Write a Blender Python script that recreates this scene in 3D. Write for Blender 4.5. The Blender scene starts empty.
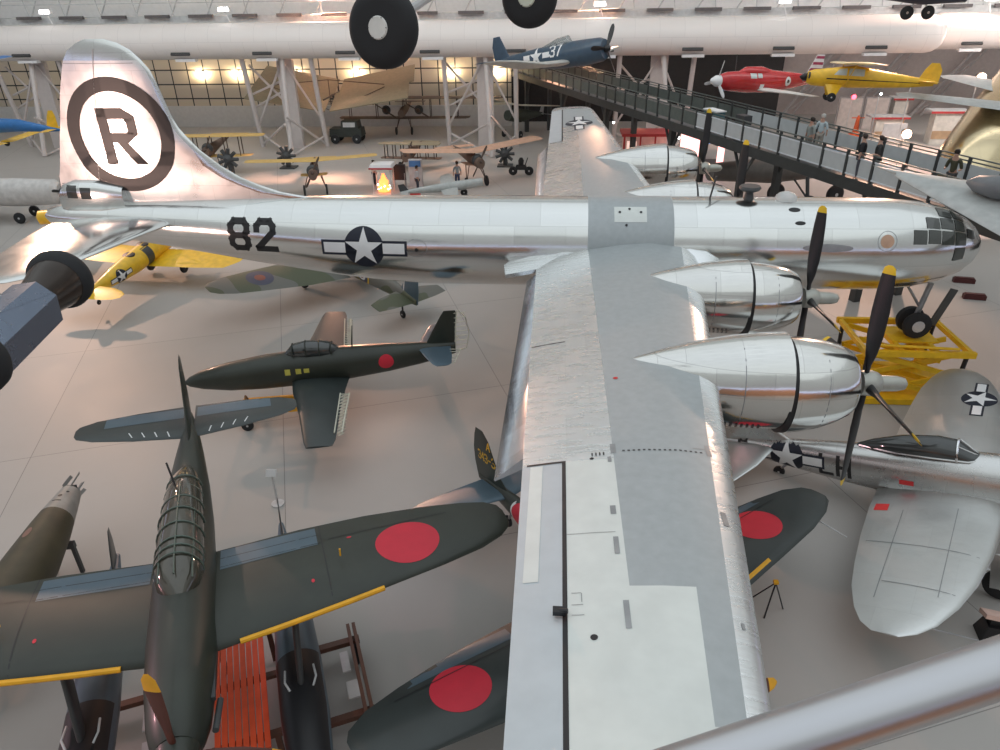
import bpy, bmesh, math, random
from mathutils import Vector, Matrix, Euler
from mathutils.bvhtree import BVHTree
random.seed(7)
S = bpy.context.scene
COL = S.collection
PI = math.pi
R = math.radians
# ---------------------------------------------------------------- camera
def make_camera():
    yaw, pit, roll = R(-4.802), R(29.011), R(-0.969)
    F = Vector((math.sin(yaw)*math.cos(pit), math.cos(yaw)*math.cos(pit), -math.sin(pit)))
    Rt = Vector((math.cos(yaw), -math.sin(yaw), 0)); U = Rt.cross(F)
    R2 = math.cos(roll)*Rt + math.sin(roll)*U; U2 = -math.sin(roll)*Rt + math.cos(roll)*U
    cd = bpy.data.cameras.new('camera'); co = bpy.data.objects.new('camera', cd); COL.objects.link(co)
    cd.sensor_width = 36; cd.lens = 708.97*36/1000; cd.clip_start = 0.05; cd.clip_end = 400
    m = Matrix((R2, U2, -F)).transposed().to_4x4(); m.translation = Vector((1.675, -22.699, 12.713))
    co.matrix_world = m; S.camera = co
make_camera()
# ---------------------------------------------------------------- world and lights
W = bpy.data.worlds.new('hall_light'); S.world = W; W.use_nodes = True
def world():
    nt = W.node_tree; n = nt.nodes; l = nt.links; n.clear()
    out = n.new('ShaderNodeOutputWorld'); bg = n.new('ShaderNodeBackground')
    tc = n.new('ShaderNodeTexCoord'); sp = n.new('ShaderNodeSeparateXYZ'); l.new(tc.outputs['Generated'], sp.inputs[0])
    cr = n.new('ShaderNodeValToRGB'); l.new(sp.outputs['Z'], cr.inputs[0])
    e = cr.color_ramp.elements
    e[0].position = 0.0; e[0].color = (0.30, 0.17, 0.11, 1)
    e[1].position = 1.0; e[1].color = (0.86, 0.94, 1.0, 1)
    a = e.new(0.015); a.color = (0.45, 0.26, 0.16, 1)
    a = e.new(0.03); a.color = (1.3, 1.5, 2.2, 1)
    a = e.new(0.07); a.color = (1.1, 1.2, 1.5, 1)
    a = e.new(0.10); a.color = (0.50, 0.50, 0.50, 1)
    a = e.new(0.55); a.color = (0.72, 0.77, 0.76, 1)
    # rows of roof trusses and lamps across the vault
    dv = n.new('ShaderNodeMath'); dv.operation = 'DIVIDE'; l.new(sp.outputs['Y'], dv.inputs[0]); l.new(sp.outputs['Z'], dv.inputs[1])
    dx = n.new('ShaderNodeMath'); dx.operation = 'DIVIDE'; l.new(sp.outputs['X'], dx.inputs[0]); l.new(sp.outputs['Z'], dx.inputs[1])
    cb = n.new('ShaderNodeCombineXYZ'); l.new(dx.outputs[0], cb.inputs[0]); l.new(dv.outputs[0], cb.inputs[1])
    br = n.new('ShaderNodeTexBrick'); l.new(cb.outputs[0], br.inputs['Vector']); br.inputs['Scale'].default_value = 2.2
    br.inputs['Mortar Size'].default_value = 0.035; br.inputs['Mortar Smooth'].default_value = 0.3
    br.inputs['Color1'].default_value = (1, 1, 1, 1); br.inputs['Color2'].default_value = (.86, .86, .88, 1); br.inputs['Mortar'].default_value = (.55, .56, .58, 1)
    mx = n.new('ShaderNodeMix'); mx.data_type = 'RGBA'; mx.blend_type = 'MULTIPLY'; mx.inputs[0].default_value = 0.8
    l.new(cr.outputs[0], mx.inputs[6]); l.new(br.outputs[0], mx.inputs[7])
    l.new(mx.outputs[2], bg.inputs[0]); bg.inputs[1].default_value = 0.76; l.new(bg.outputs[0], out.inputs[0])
world()
S.view_settings.view_transform = 'Standard'; S.view_settings.look = 'None'
S.view_settings.exposure = 0.12; S.view_settings.gamma = 1; S.view_settings.use_curve_mapping = False
def area(name, loc, target, sx, sy, power, col):
    d = bpy.data.lights.new(name, 'AREA'); d.shape = 'RECTANGLE'; d.size = sx; d.size_y = sy; d.energy = power; d.color = col
    o = bpy.data.objects.new(name, d); COL.objects.link(o); o.location = loc
    o.rotation_euler = (Vector(target)-Vector(loc)).to_track_quat('-Z', 'Y').to_euler(); return o
def spot(name, loc, target, power, col, ang, blend=0.3, rad=0.15):
    d = bpy.data.lights.new(name, 'SPOT'); d.energy = power; d.color = col; d.spot_size = R(ang); d.spot_blend = blend; d.shadow_soft_size = rad
    o = bpy.data.objects.new(name, d); COL.objects.link(o); o.location = loc
    o.rotation_euler = (Vector(target)-Vector(loc)).to_track_quat('-Z', 'Y').to_euler(); return o
area('ceiling_fill', (-2, -4, 32), (0, 2, 0), 80, 60, 4800, (0.90, 0.97, 1.0))  # added soft area light standing in for the bright unseen ceiling
area('duct_fill', (0, 22, 21), (0, 42, 9), 110, 5, 3900, (0.98, 0.97, 0.95))  # added fill that brightens the duct and the roof behind it
spot('right_wall_fill', (40, 30, 13), (38, 56, 4), 6500, (1.0, 0.88, 0.82), 110, 0.7, 0.5)  # added fill that lifts the sloping wall at right
spot('side_floodlight', (-19, -17, 6.5), (-4, -13.5, 3.6), 2600, (1.0, 0.5, 0.55), 40, 0.7, 0.3)
WARM = (1.0, 0.60, 0.42)
spot('tail_floodlight', (-24, -18, 5.4), (-12.6, 0, 8.3), 9000, (1.0, 0.66, 0.55), 26, 0.6, 0.9)
spot('floor_floodlight', (-34, 22, 15), (-12, 2, 0), 11000, WARM, 60, 0.3, 0.3)
spot('floor_floodlight', (22, 24, 13), (11, 2.5, 0), 8000, WARM, 46, 0.5, 0.3)
spot('floor_floodlight', (-20, 48, 12), (-12, 26, 0), 62000, (1.0, 0.50, 0.32), 56, 0.5, 0.3)
spot('floor_floodlight', (6, 50, 12), (-1, 28, 0), 34000, (1.0, 0.52, 0.32), 50, 0.5, 0.3)
spot('floor_floodlight', (38, 42, 14), (24, 34, 0), 22000, (1.0, 0.62, 0.5), 70, 0.5, 0.3)
# ---------------------------------------------------------------- materials
MC = {}
def nodes(name):
    m = bpy.data.materials.new(name); m.use_nodes = True; nt = m.node_tree; b = nt.nodes['Principled BSDF']; return m, nt, b
def paint(name, col, rough=0.5, metal=0.0, var=0.12, scale=3.0, bump=0.0, emit=None, spec=0.5, coat=0.0):
    if name in MC: return MC[name]
    m, nt, b = nodes(name); n = nt.nodes; l = nt.links
    tc = n.new('ShaderNodeTexCoord'); nz = n.new('ShaderNodeTexNoise'); nz.inputs['Scale'].default_value = scale; nz.inputs['Detail'].default_value = 4
    l.new(tc.outputs['Object'], nz.inputs['Vector'])
    mr = n.new('ShaderNodeMapRange'); mr.inputs['To Min'].default_value = 1-var; mr.inputs['To Max'].default_value = 1+var; mr.inputs['From Min'].default_value = .3; mr.inputs['From Max'].default_value = .7
    l.new(nz.outputs['Fac'], mr.inputs['Value'])
    mx = n.new('ShaderNodeMix'); mx.data_type = 'RGBA'; mx.blend_type = 'MULTIPLY'; mx.inputs[0].default_value = 1
    mx.inputs[6].default_value = (*col, 1); l.new(mr.outputs[0], mx.inputs[7]); l.new(mx.outputs[2], b.inputs['Base Color'])
    b.inputs['Roughness'].default_value = rough; b.inputs['Metallic'].default_value = metal; b.inputs['Specular IOR Level'].default_value = spec
    if coat: b.inputs['Coat Weight'].default_value = coat; b.inputs['Coat Roughness'].default_value = 0.15
    if bump:
        bp = n.new('ShaderNodeBump'); bp.inputs['Strength'].default_value = bump; bp.inputs['Distance'].default_value = 0.02
        l.new(nz.outputs['Fac'], bp.inputs['Height']); l.new(bp.outputs[0], b.inputs['Normal'])
    if emit: b.inputs['Emission Color'].default_value = (*emit[0], 1); b.inputs['Emission Strength'].default_value = emit[1]
    MC[name] = m; return m
def metal(name, col=(.86, .87, .88), rough=0.2, px=1.1, pz=0.6, var=0.10, axes=('X', 'Z'), streak=0.0, dark=0.82, bump=0.12, met=1.0):
    """bare sheet metal: riveted panels differing a little in tone and polish"""
    if name in MC: return MC[name]
    m, nt, b = nodes(name); n = nt.nodes; l = nt.links
    tc = n.new('ShaderNodeTexCoord'); sp = n.new('ShaderNodeSeparateXYZ'); l.new(tc.outputs['Object'], sp.inputs[0])
    cb = n.new('ShaderNodeCombineXYZ'); l.new(sp.outputs[axes[0]], cb.inputs[0]); l.new(sp.outputs[axes[1]], cb.inputs[1])
    br = n.new('ShaderNodeTexBrick'); l.new(cb.outputs[0], br.inputs['Vector']); br.inputs['Scale'].default_value = 1
    br.inputs['Brick Width'].default_value = px; br.inputs['Row Height'].default_value = pz; br.inputs['Mortar Size'].default_value = 0.008
    br.inputs['Mortar Smooth'].default_value = 0.2
    br.inputs['Color1'].default_value = (1, 1, 1, 1); v = 1-var; br.inputs['Color2'].default_value = (v, v, v, 1); br.inputs['Mortar'].default_value = (dark, dark, dark, 1)
    mx = n.new('ShaderNodeMix'); mx.data_type = 'RGBA'; mx.blend_type = 'MULTIPLY'; mx.inputs[0].default_value = 1
    mx.inputs[6].default_value = (*col, 1); l.new(br.outputs[0], mx.inputs[7]); l.new(mx.outputs[2], b.inputs['Base Color'])
    nz = n.new('ShaderNodeTexNoise'); nz.inputs['Scale'].default_value = 1.4; nz.inputs['Detail'].default_value = 5; nz.inputs['Roughness'].default_value = .6
    mp = n.new('ShaderNodeMapping'); mp.inputs['Scale'].default_value = (1, 1, 1) if not streak else (1, streak, 1)
    l.new(tc.outputs['Object'], mp.inputs[0]); l.new(mp.outputs[0], nz.inputs['Vector'])
    mr = n.new('ShaderNodeMapRange'); mr.inputs['To Min'].default_value = rough*.6; mr.inputs['To Max'].default_value = rough*1.5; l.new(nz.outputs['Fac'], mr.inputs['Value'])
    l.new(mr.outputs[0], b.inputs['Roughness']); b.inputs['Metallic'].default_value = met
    bp = n.new('ShaderNodeBump'); bp.inputs['Strength'].default_value = bump; bp.inputs['Distance'].default_value = 0.03
    l.new(nz.outputs['Fac'], bp.inputs['Height']); l.new(bp.outputs[0], b.inputs['Normal'])
    MC[name] = m; return m
def glass(name, col=(.6, .7, .72), rough=.05, alpha=.35):
    if name in MC: return MC[name]
    m, nt, b = nodes(name); b.inputs['Base Color'].default_value = (*col, 1); b.inputs['Roughness'].default_value = rough
    b.inputs['Alpha'].default_value = alpha; b.inputs['Specular IOR Level'].default_value = 1.0; MC[name] = m; return m
BLACK = paint('black_paint', (.012, .012, .014), .45); RUBBER = paint('rubber', (.018, .019, .021), .75)
WHITE = paint('white_paint', (.78, .78, .78), .5, var=.04); NAVY = paint('insignia_blue', (.012, .016, .03), .5)
YEL = paint('yellow_paint', (.80, .52, .02), .45); RED = paint('red_paint', (.60, .03, .03), .45)
ALU = metal('polished_aluminium', rough=.16); STEEL = paint('dull_steel', (.35, .36, .37), .4, metal=.8)
DGREY = paint('dark_grey_paint', (.05, .053, .055), .5); PALE = paint('pale_grey_paint', (.55, .55, .55), .6)
# ---------------------------------------------------------------- mesh helpers
class MB:
    def __init__(s): s.v = []; s.f = []; s.m = []
    def add(s, vs, fs, mi=0):
        k = len(s.v); s.v += [Vector(p) for p in vs]
        for f in fs: s.f.append([i+k for i in f]); s.m.append(mi)
        return s
    def loft(s, rings, mi=0, cap=(True, True), closed=True, mf=None):
        k = len(s.v); n = len(rings[0])
        for r in rings: s.v += [Vector(p) for p in r]
        for i in range(len(rings)-1):
            for j in range(n if closed else n-1):
                a = k+i*n+j; b = k+i*n+(j+1) % n
                s.f.append([a, b, b+n, a+n]); s.m.append(mf(i, j) if mf else mi)
        if cap[0]: s.f.append([k+j for j in range(n)][::-1]); s.m.append(mi)
        if cap[1]: s.f.append([k+(len(rings)-1)*n+j for j in range(n)]); s.m.append(mi)
        return s
    def box(s, c, d, rot=None, mi=0, taper=1.0):
        x, y, z = d[0]/2, d[1]/2, d[2]/2; t = taper
        P = [Vector(p) for p in ((-x,-y,-z),(x,-y,-z),(x,y,-z),(-x,y,-z),(-x*t,-y*t,z),(x*t,-y*t,z),(x*t,y*t,z),(-x*t,y*t,z))]
        if rot is not None:
            M = rot if isinstance(rot, Matrix) else Euler(rot).to_matrix(); P = [M @ p for p in P]
        c = Vector(c)
        return s.add([p+c for p in P], [(0,3,2,1),(4,5,6,7),(0,1,5,4),(1,2,6,5),(2,3,7,6),(3,0,4,7)], mi)
    def tube(s, pts, r, n=8, mi=0, cap=True):
        pts = [Vector(p) for p in pts]; rings = []
        rr = r if isinstance(r, (list, tuple)) else [r]*len(pts)
        up = Vector((0, 0, 1))
        for i, p in enumerate(pts):
            d = (pts[min(i+1, len(pts)-1)]-pts[max(i-1, 0)]).normalized()
            a = d.cross(up if abs(d.z) < .95 else Vector((1, 0, 0))).normalized(); b = d.cross(a)
            rings.append([p+rr[i]*(math.cos(t)*a+math.sin(t)*b) for t in [2*PI*k/n for k in range(n)]])
        return s.loft(rings, mi, (cap, cap))
    def lathe(s, prof, o=(0,0,0), d=(1,0,0), n=24, mi=0, mf=None):
        """prof: list of (distance along d, radius)"""
        d = Vector(d).normalized(); a = d.cross(Vector((0,0,1)) if abs(d.z) < .95 else Vector((1,0,0))).normalized(); b = d.cross(a); o = Vector(o)
        rings = [[o+d*h+r*(math.cos(t)*a+math.sin(t)*b) for t in [2*PI*k/n for k in range(n)]] for h, r in prof]
        return s.loft(rings, mi, mf=(lambda i, j: mf(i)) if mf else None)
    def fus(s, st, n=32, mi=0, mf=None, cap=(True, True)):
        """st: (x, zc, half width, half height up, half height down, power)"""
        rings = []
        for q in st:
            x, zc, w, h = q[:4]; h2 = q[4] if len(q) > 4 else h; p = q[5] if len(q) > 5 else 2.0
            ring = []
            for k in range(n):
                t = 2*PI*k/n; c, sn = math.cos(t), math.sin(t)
                y = math.copysign(abs(c)**(2/p), c)*w; z = math.copysign(abs(sn)**(2/p), sn)*(h if sn > 0 else h2)
                ring.append((x, y, zc+z))
            rings.append(ring)
        return s.loft(rings, mi, cap, mf=mf)
    def wing(s, st, sy=1, ff=None, mi=0, mf=None, up=.66, vert=False, cap=(True, True)):
        """st: (span, x of leading edge, chord, z, thickness)"""
        rings = []
        for q in st:
            y, xl, c, z, t = q[:5]
            fr = ff(y) if ff else [0, .012, .05, .12, .22, .35, .5, .68, .85, 1]
            up_, lo = [], []
            for f in fr:
                yt = 5*(.2969*math.sqrt(f)-.126*f-.3516*f*f+.2843*f**3-.1036*f**4)*t
                up_.append((xl-f*c, yt*2*up, f)); lo.append((xl-f*c, -yt*2*(1-up), f))
            pr = up_[::-1]+lo[1:-1] if True else 0
            if vert: rings.append([(x, h+z, y) for x, h, f in pr])
            else: rings.append([(x, sy*y, z+h) for x, h, f in pr])
        return s.loft(rings, mi, cap, mf=mf)
    def xform(s, M):
        s.v = [M @ p for p in s.v]; return s
    def build(s, name, mats, parent=None, off=(0, 0, 0), smooth=True, ang=35, fixn=True):
        me = bpy.data.meshes.new(name); o = Vector(off)
        me.from_pydata([p-o for p in s.v], [], s.f)
        if not isinstance(mats, (list, tuple)): mats = [mats]
        for m in mats: me.materials.append(m)
        for p, mi in zip(me.polygons, s.m): p.material_index = mi; p.use_smooth = smooth
        me.update()
        bm = bmesh.new(); bm.from_mesh(me); bmesh.ops.remove_doubles(bm, verts=bm.verts, dist=1e-5)
        if fixn: bmesh.ops.recalc_face_normals(bm, faces=bm.faces)
        bm.to_mesh(me); bm.free()
        if smooth: me.set_sharp_from_angle(angle=R(ang))
        ob = bpy.data.objects.new(name, me); COL.objects.link(ob)
        if parent is not None: ob.parent = parent
        return ob
    def bvh(s): return BVHTree.FromPolygons(s.v, [f for f in s.f])
def tag(o, label=None, cat=None, group=None, kind=None):
    if label: o['label'] = label
    if cat: o['category'] = cat
    if group: o['group'] = group
    if kind: o['kind'] = kind
    return o
def thing(name, label, cat, loc=(0,0,0), rot=(0,0,0), scale=1, group=None):
    o = bpy.data.objects.new(name, None); COL.objects.link(o); o.location = loc; o.rotation_euler = rot; o.scale = (scale,)*3
    o.empty_display_size = .3
    return tag(o, label, cat, group)
def struct(name, mb, mat, **k):
    o = mb.build(name, mat, **k); o['kind'] = 'structure'; return o
def copy_tree(o, parent=None):
    c = o.copy(); COL.objects.link(c)
    if parent is not None: c.parent = parent
    for ch in list(o.children): copy_tree(ch, c)
    return c
# flat marks laid on a curved surface -------------------------------------------------
def circ(cx, cy, r, n=36, ry=None, a0=0): ry = ry or r; return [(cx+r*math.cos(a0+2*PI*k/n), cy+ry*math.sin(a0+2*PI*k/n)) for k in range(n)]
def star(cx, cy, r, a0=PI/2):
    P = []
    for k in range(10):
        q = r if k % 2 == 0 else r*.382; a = a0+k*PI/5; P.append((cx+q*math.cos(a), cy+q*math.sin(a)))
    return P
def rect(x0, y0, x1, y1): return [(x0, y0), (x1, y0), (x1, y1), (x0, y1)]
def annulus(cx, cy, r0, r1, n=48, k=1.0):
    out = []
    for i in range(n):
        a, b = 2*PI*i/n, 2*PI*(i+1)/n
        out.append([(cx+r0*math.cos(a), cy+k*r0*math.sin(a)), (cx+r1*math.cos(a), cy+k*r1*math.sin(a)), (cx+r1*math.cos(b), cy+k*r1*math.sin(b)), (cx+r0*math.cos(b), cy+k*r0*math.sin(b))])
    return out
GL = {'8': [[(.2,1),(.8,1),(1,.85),(1,.65),(.8,.5),(.2,.5),(0,.65),(0,.85),(.2,1)],[(.2,.5),(0,.35),(0,.15),(.2,0),(.8,0),(1,.15),(1,.35),(.8,.5)]],
      '2': [[(0,.72),(0,.85),(.2,1),(.8,1),(1,.85),(1,.65),(0,.05),(0,0),(1.08,0)]],
      '3': [[(0,.85),(.2,1),(.8,1),(1,.85),(1,.65),(.8,.52),(.45,.52)],[(.8,.52),(1,.35),(1,.15),(.8,0),(.2,0),(0,.15)]],
      '7': [[(0,1),(1,1),(.35,0)]], '4': [[(.75,0),(.75,1),(0,.35),(1.05,.35)]], '5': [[(1,1),(.05,1),(.05,.55),(.75,.55),(1,.4),(1,.15),(.8,0),(0,0)]],
      'R': [[(0,0),(0,1),(.75,1),(1,.85),(1,.62),(.75,.48),(0,.48)],[(.5,.48),(1,0)]], 'A': [[(0,0),(.5,1),(1,0)],[(.2,.38),(.8,.38)]],
      'E': [[(1,1),(0,1),(0,0),(1,0)],[(0,.5),(.8,.5)]], 'L': [[(0,1),(0,0),(1,0)]], 'H': [[(0,0),(0,1)],[(1,0),(1,1)],[(0,.5),(1,.5)]], '-': [[(.15,.5),(.85,.5)]],
      '1': [[(.5,0),(.5,1)]], '9': [[(0,0),(.8,0),(1,.2),(1,.85),(.8,1),(.2,1),(0,.85),(0,.6),(.2,.48),(1,.48)]], '6': [[(1,1),(.2,1),(0,.85),(0,.15),(.2,0),(.8,0),(1,.15),(1,.4),(.8,.52),(0,.52)]]}
def text(s, x, y, w, h, t, gap=.3):
    """stroke lettering; x,y lower left; w,h size of a letter; t stroke"""
    out = []
    for ch in s:
        for pl in GL.get(ch, []):
            P = [(x+a*w, y+b*h) for a, b in pl]
            for p, q in zip(P[:-1], P[1:]):
                d = Vector((q[0]-p[0], q[1]-p[1])); L = d.length
                if L < 1e-6: continue
                d /= L; nx, ny = -d.y*t/2, d.x*t/2; ex, ey = d.x*t*.42, d.y*t*.42
                out.append([(p[0]-ex+nx, p[1]-ey+ny), (p[0]-ex-nx, p[1]-ey-ny), (q[0]+ex-nx, q[1]+ey-ny), (q[0]+ex+nx, q[1]+ey+ny)])
        x += w*(1+gap)
    return out
def decal(name, tgt, layers, o, U, V, D, parent=None, off=(0,0,0), seg=.12, eps=.006):
    """layers: (material, [polygons in u,v]); thrown along D on the surface tgt"""
    o, U, V, D = Vector(o), Vector(U), Vector(V), Vector(D).normalized(); out = MB(); mats = []
    for li, (mat, polys) in enumerate(layers):
        if mat not in mats: mats.append(mat)
        mi = mats.index(mat)
        bm = bmesh.new()
        for P in polys:
            cx = sum(p[0] for p in P)/len(P); cy = sum(p[1] for p in P)/len(P)
            vs = [bm.verts.new((p[0], p[1], 0)) for p in P]
            if len(P) > 5:
                c = bm.verts.new((cx, cy, 0))
                for i in range(len(P)): bm.faces.new((c, vs[i], vs[(i+1) % len(P)]))
            else: bm.faces.new(vs)
        bmesh.ops.triangulate(bm, faces=bm.faces)
        for _ in range(7):
            es = [e for e in bm.edges if e.calc_length() > seg]
            if not es: break
            bmesh.ops.subdivide_edges(bm, edges=es, cuts=1); bmesh.ops.triangulate(bm, faces=[f for f in bm.faces if len(f.verts) > 3])
        k = len(out.v); ok = {}
        bm.verts.ensure_lookup_table()
        for v in bm.verts:
            p = o+U*v.co.x+V*v.co.y
            h = tgt.ray_cast(p, D)
            if h[0] is None: ok[v.index] = None; continue
            nn = h[1] if h[1].dot(D) < 0 else -h[1]
            ok[v.index] = len(out.v); out.v.append(h[0]+nn*eps*(li+1))
        for f in bm.faces:
            idx = [ok[v.index] for v in f.verts]
            if None in idx: continue
            a, b, c = (out.v[i] for i in idx)
            if max((a-b).length, (b-c).length, (a-c).length) > seg*5: continue
            if (b-a).cross(c-a).dot(D) > 0: idx = idx[::-1]
            out.f.append(idx); out.m.append(mi)
        bm.free()
    if not out.f: print('EMPTY DECAL', name); return None
    return out.build(name, mats, parent, off, fixn=False)
def bars_star(r, dark=NAVY, light=WHITE, bar=True, a0=PI/2, bd=.12):
    L = []
    b = [rect(-2*r-r*bd, -r*.5*.5-r*bd, 2*r+r*bd, r*.5*.5+r*bd)] if bar else []
    L.append((dark, b+[circ(0, 0, r)]))
    if bar: L.append((light, [rect(-2*r, -r*.25, -r*.93, r*.25), rect(r*.93, -r*.25, 2*r, r*.25)]))
    L.append((light, [star(0, 0, r*.97, a0)]))
    return L
def cat(*bs):
    m = MB()
    for b in bs: m.add(b.v, b.f)
    return m
# ================================================================ the big silver bomber
def bomber():
    OF = (6.0, 0, 0); ZC = 5.2
    t = thing('bomber', 'huge polished silver four-engined bomber with a ringed R on its tail', 'airplane', OF)
    skin = metal('bomber_skin', (.76, .77, .755), .17, 1.6, .55, .08)
    skin2 = metal('bomber_wing_skin', (.86, .88, .89), .27, .9, 1.3, .05, axes=('X', 'Y'), streak=5, bump=.28, dark=.9)
    matte = paint('wing_walk_grey', (.40, .43, .44), .45, .2, .05, 6)
    pale = paint('fabric_silver', (.70, .73, .70), .5, .1, .05, 2.5)
    ail = paint('aileron_silver', (.52, .57, .60), .45, .3, .04, 3)
    flp = metal('flap_skin', (.70, .74, .82), .14, .5, .9, .25, axes=('X', 'Y'), bump=.35)
    # fuselage
    P = [(0,0,.02),(.03,0,.2),(.12,0,.4),(.3,0,.63),(.6,0,.87),(1.2,0,1.15),(2,0,1.34),(3,0,1.43),(4,0,1.45),(6,0,1.45),(9,0,1.45),(12,0,1.45),(15,0,1.45),(17.5,0,1.45),
         (19,.04,1.40),(20.5,.11,1.31),(22,.2,1.19),(23.5,.30,1.06),(25,.41,.92),(26.5,.51,.78),(28,.6,.66),(29.2,.67,.56),(30.0,.7,.44),(30.5,.71,.3),(30.75,.71,.1)]
    f = MB().fus([(15-s, ZC+z, r, r) for s, z, r in P], n=48)
    fo = f.build('fuselage', skin, t, OF); F = f.bvh()
    # wings
    LE = lambda y: 6.27-.1254*y
    CH = lambda y: 5.18-.1357*y
    WZ = lambda y: ZC-.257+.0592*y
    def ff(y):
        fg = (LE(y)-2.7)/CH(y); fh = (LE(y)-1.9)/CH(y)
        return [0, .008, .03, .06, .11, .11+(fg-.11)*.33, .11+(fg-.11)*.66, fg, (fg+fh)/2, fh, (1+fh)/2, 1]
    ys = [.9, 1.5, 2.3, 3.2, 4.4, 6, 8, 9.56, 11, 12.2, 13.25, 14.5, 16.15, 17.0, 18.1, 19.3, 20.4]
    nf = 12
    wb = {}
    for sy, side in ((-1, 'near'), (1, 'far')):
        st = [(y, LE(y), CH(y), WZ(y), (.20-.0042*y)*CH(y)) for y in ys]
        st += [(20.9, 3.60, 2.25, WZ(20.9), .22), (21.2, 3.50, 2.02, WZ(21.2), .17), (21.4, 3.36, 1.6, WZ(21.4), .11), (21.5, 3.1, 1.0, WZ(21.5), .05)]
        full = MB()
        rings_mf = {}
        def mf(i, j):
            # ring order: upper TE..LE (j 0..10), lower after
            y = (st[i][0]+st[i+1][0])/2
            if j >= nf-1: return 3 if (j > 0 and False) else 0
            seg = nf-2-j     # 0 at leading edge
            if y > 20.4: return 0
            if sy > 0 and seg <= 8: return 0 if seg <= 3 else (1 if seg <= 6 or y > 16.15 else 0)
            if seg <= 3: return 0 if y < 18.1 or seg < 3 else 2
            if seg <= 6:
                if y > 18.1: return 2
                if y > 16.15 and seg >= 5: return 2
                return 1
            if seg <= 8: return 2 if y > 13.25 else 0
            return 3 if 13.25 < y < 20.4 else 0
        full.wing(st, sy, ff, mf=mf, up=.62)
        # split moving surfaces out
        main, al = MB(), MB(); main.v = list(full.v); al.v = list(full.v)
        for fc, mi in zip(full.f, full.m):
            (al if mi == 3 else main).f.append(fc); (al if mi == 3 else main).m.append(0 if mi == 3 else mi)
        def clean(m):
            used = sorted({i for q in m.f for i in q}); mp = {o: k for k, o in enumerate(used)}
            m.v = [m.v[i] for i in used]; m.f = [[mp[i] for i in q] for q in m.f]; return m
        clean(main); clean(al)
        main.build('wing', [skin2, matte, pale], t, OF, ang=50)
        al.build('aileron', ail, t, OF, fixn=True)
        WB = full.bvh(); wb[sy] = WB
        # flap, a little drooped
        fl = MB()
        for y0, y1 in ((2.5, 12.95),):
            a = []
            for y in (y0, 5, 8, 10.5, y1):
                x1 = 1.45; z = WZ(y)+.05-.14; g = (y-2.5)/10.4; xe = .84-.12*g; ze = z-.26-.14*g
                a.append([(x1, sy*y, z+.09), (1.2, sy*y, z+.05), (xe, sy*y, ze), (xe+.02, sy*y, ze-.03), (1.2, sy*y, z-.16), (x1, sy*y, z-.12)])
            fl.loft(a)
        fl.build('flap', flp, t, OF)
        # seams, rivet rows and small marks on the near wing, seams on the far one
        cz = lambda n, lay, seg=.25: decal(n, WB, lay, (0, 0, 9), (1, 0, 0), (0, 1, 0), (0, 0, -1), t, OF, seg, .005)
        gap = [rect(1.87, sy*13.25, 1.93, sy*20.4), rect(1.3, sy*13.22, 1.93, sy*13.27)]
        cz('hinge_gap', [(BLACK, gap)])
        if sy < 0:
            dots = [rect(2.85+k*.083, -13.06, 2.89+k*.083, -13.02) for k in range(16)]
            slots = [circ(2.36+k*.062, -13.1, .014, 10, .055) for k in range(4)]
            pl = [rect(2.66, -13.1, 2.75, -12.82), rect(4.2, -13.12, 4.28, -12.8), rect(2.6, -13.35, 2.66, -13.2), rect(2.56, -14.7, 2.64, -14.5), rect(2.56, -15.55, 2.63, -15.2),
                  rect(4.12, -14.85, 4.2, -14.55), rect(2.6, -16.85, 2.67, -16.4), rect(3.95, -16.75, 3.99, -16.65)]
            for q in pl: cz('access_plate', [(STEEL, [q])], .3)
            cz('rivet_row', [(DGREY, dots)], .3)
            cz('drain_slot', [(BLACK, slots+[circ(2.35, -13.22, .035, 10), circ(2.23, -16.97, .045, 12)])], .3)
            cz('red_mark', [(RED, [circ(2.92, -10.4, .05, 10)])], .3)
            cz('hatch_outline', [(STEEL, [rect(1.98, -16.25, 2.10, -16.24), rect(2.10, -16.4, 2.11, -16.25), rect(1.98, -16.45, 2.12, -16.44), rect(1.98, -16.62, 2.13, -16.61)])], .3)
            br = MB().box((1.83, -16.6, WZ(16.6)+.17), (.16, .1, .06)).tube([(1.8, -16.6, WZ(16.6)+.17), (1.93, -16.62, WZ(16.6)+.2)], .03)
            br.build('hinge_bracket', BLACK, t, OF)
            cz('trim_tab', [(pale, [rect(1.36, -16.0, 1.56, -13.3)])])
            cz('wing_seam', [(STEEL, [rect(1.93, -15.1, 2.6, -15.09), rect(4.66, -12.94, 4.0, -12.92)])])
        if sy > 0:
            cz('insignia', [(m, [[(2.78+q*1.0, 16.7+p*1.0) for p, q in P] for P in ps]) for m, ps in bars_star(.72, a0=0)], .15)
        # chord-wise flap seams
        cz('flap_seam', [(DGREY, [rect(1.2, sy*yy, 1.95, sy*(yy+.03)) for yy in (8.3,)])])
    # grey saddle on the fuselage, with the white plate
    def ring_patch(x0, x1, a0, a1, nx=8, na=30, r=1.456):
        m = MB(); rows = []
        for i in range(nx+1):
            x = x0+(x1-x0)*i/nx; rows.append([(x, -r*math.sin(R(a0+(a1-a0)*k/na)), ZC+r*math.cos(R(a0+(a1-a0)*k/na))) for k in range(na+1)])
        return m.loft(rows, cap=(False, False), closed=False)
    ring_patch(2.68, 5.31, -100, 100).build('saddle_panel', matte, t, OF, fixn=False)
    ring_patch(3.48, 4.48, 25, 48, 4, 8, 1.462).build('dinghy_hatch', pale, t, OF, fixn=False)
    m = MB()
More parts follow.
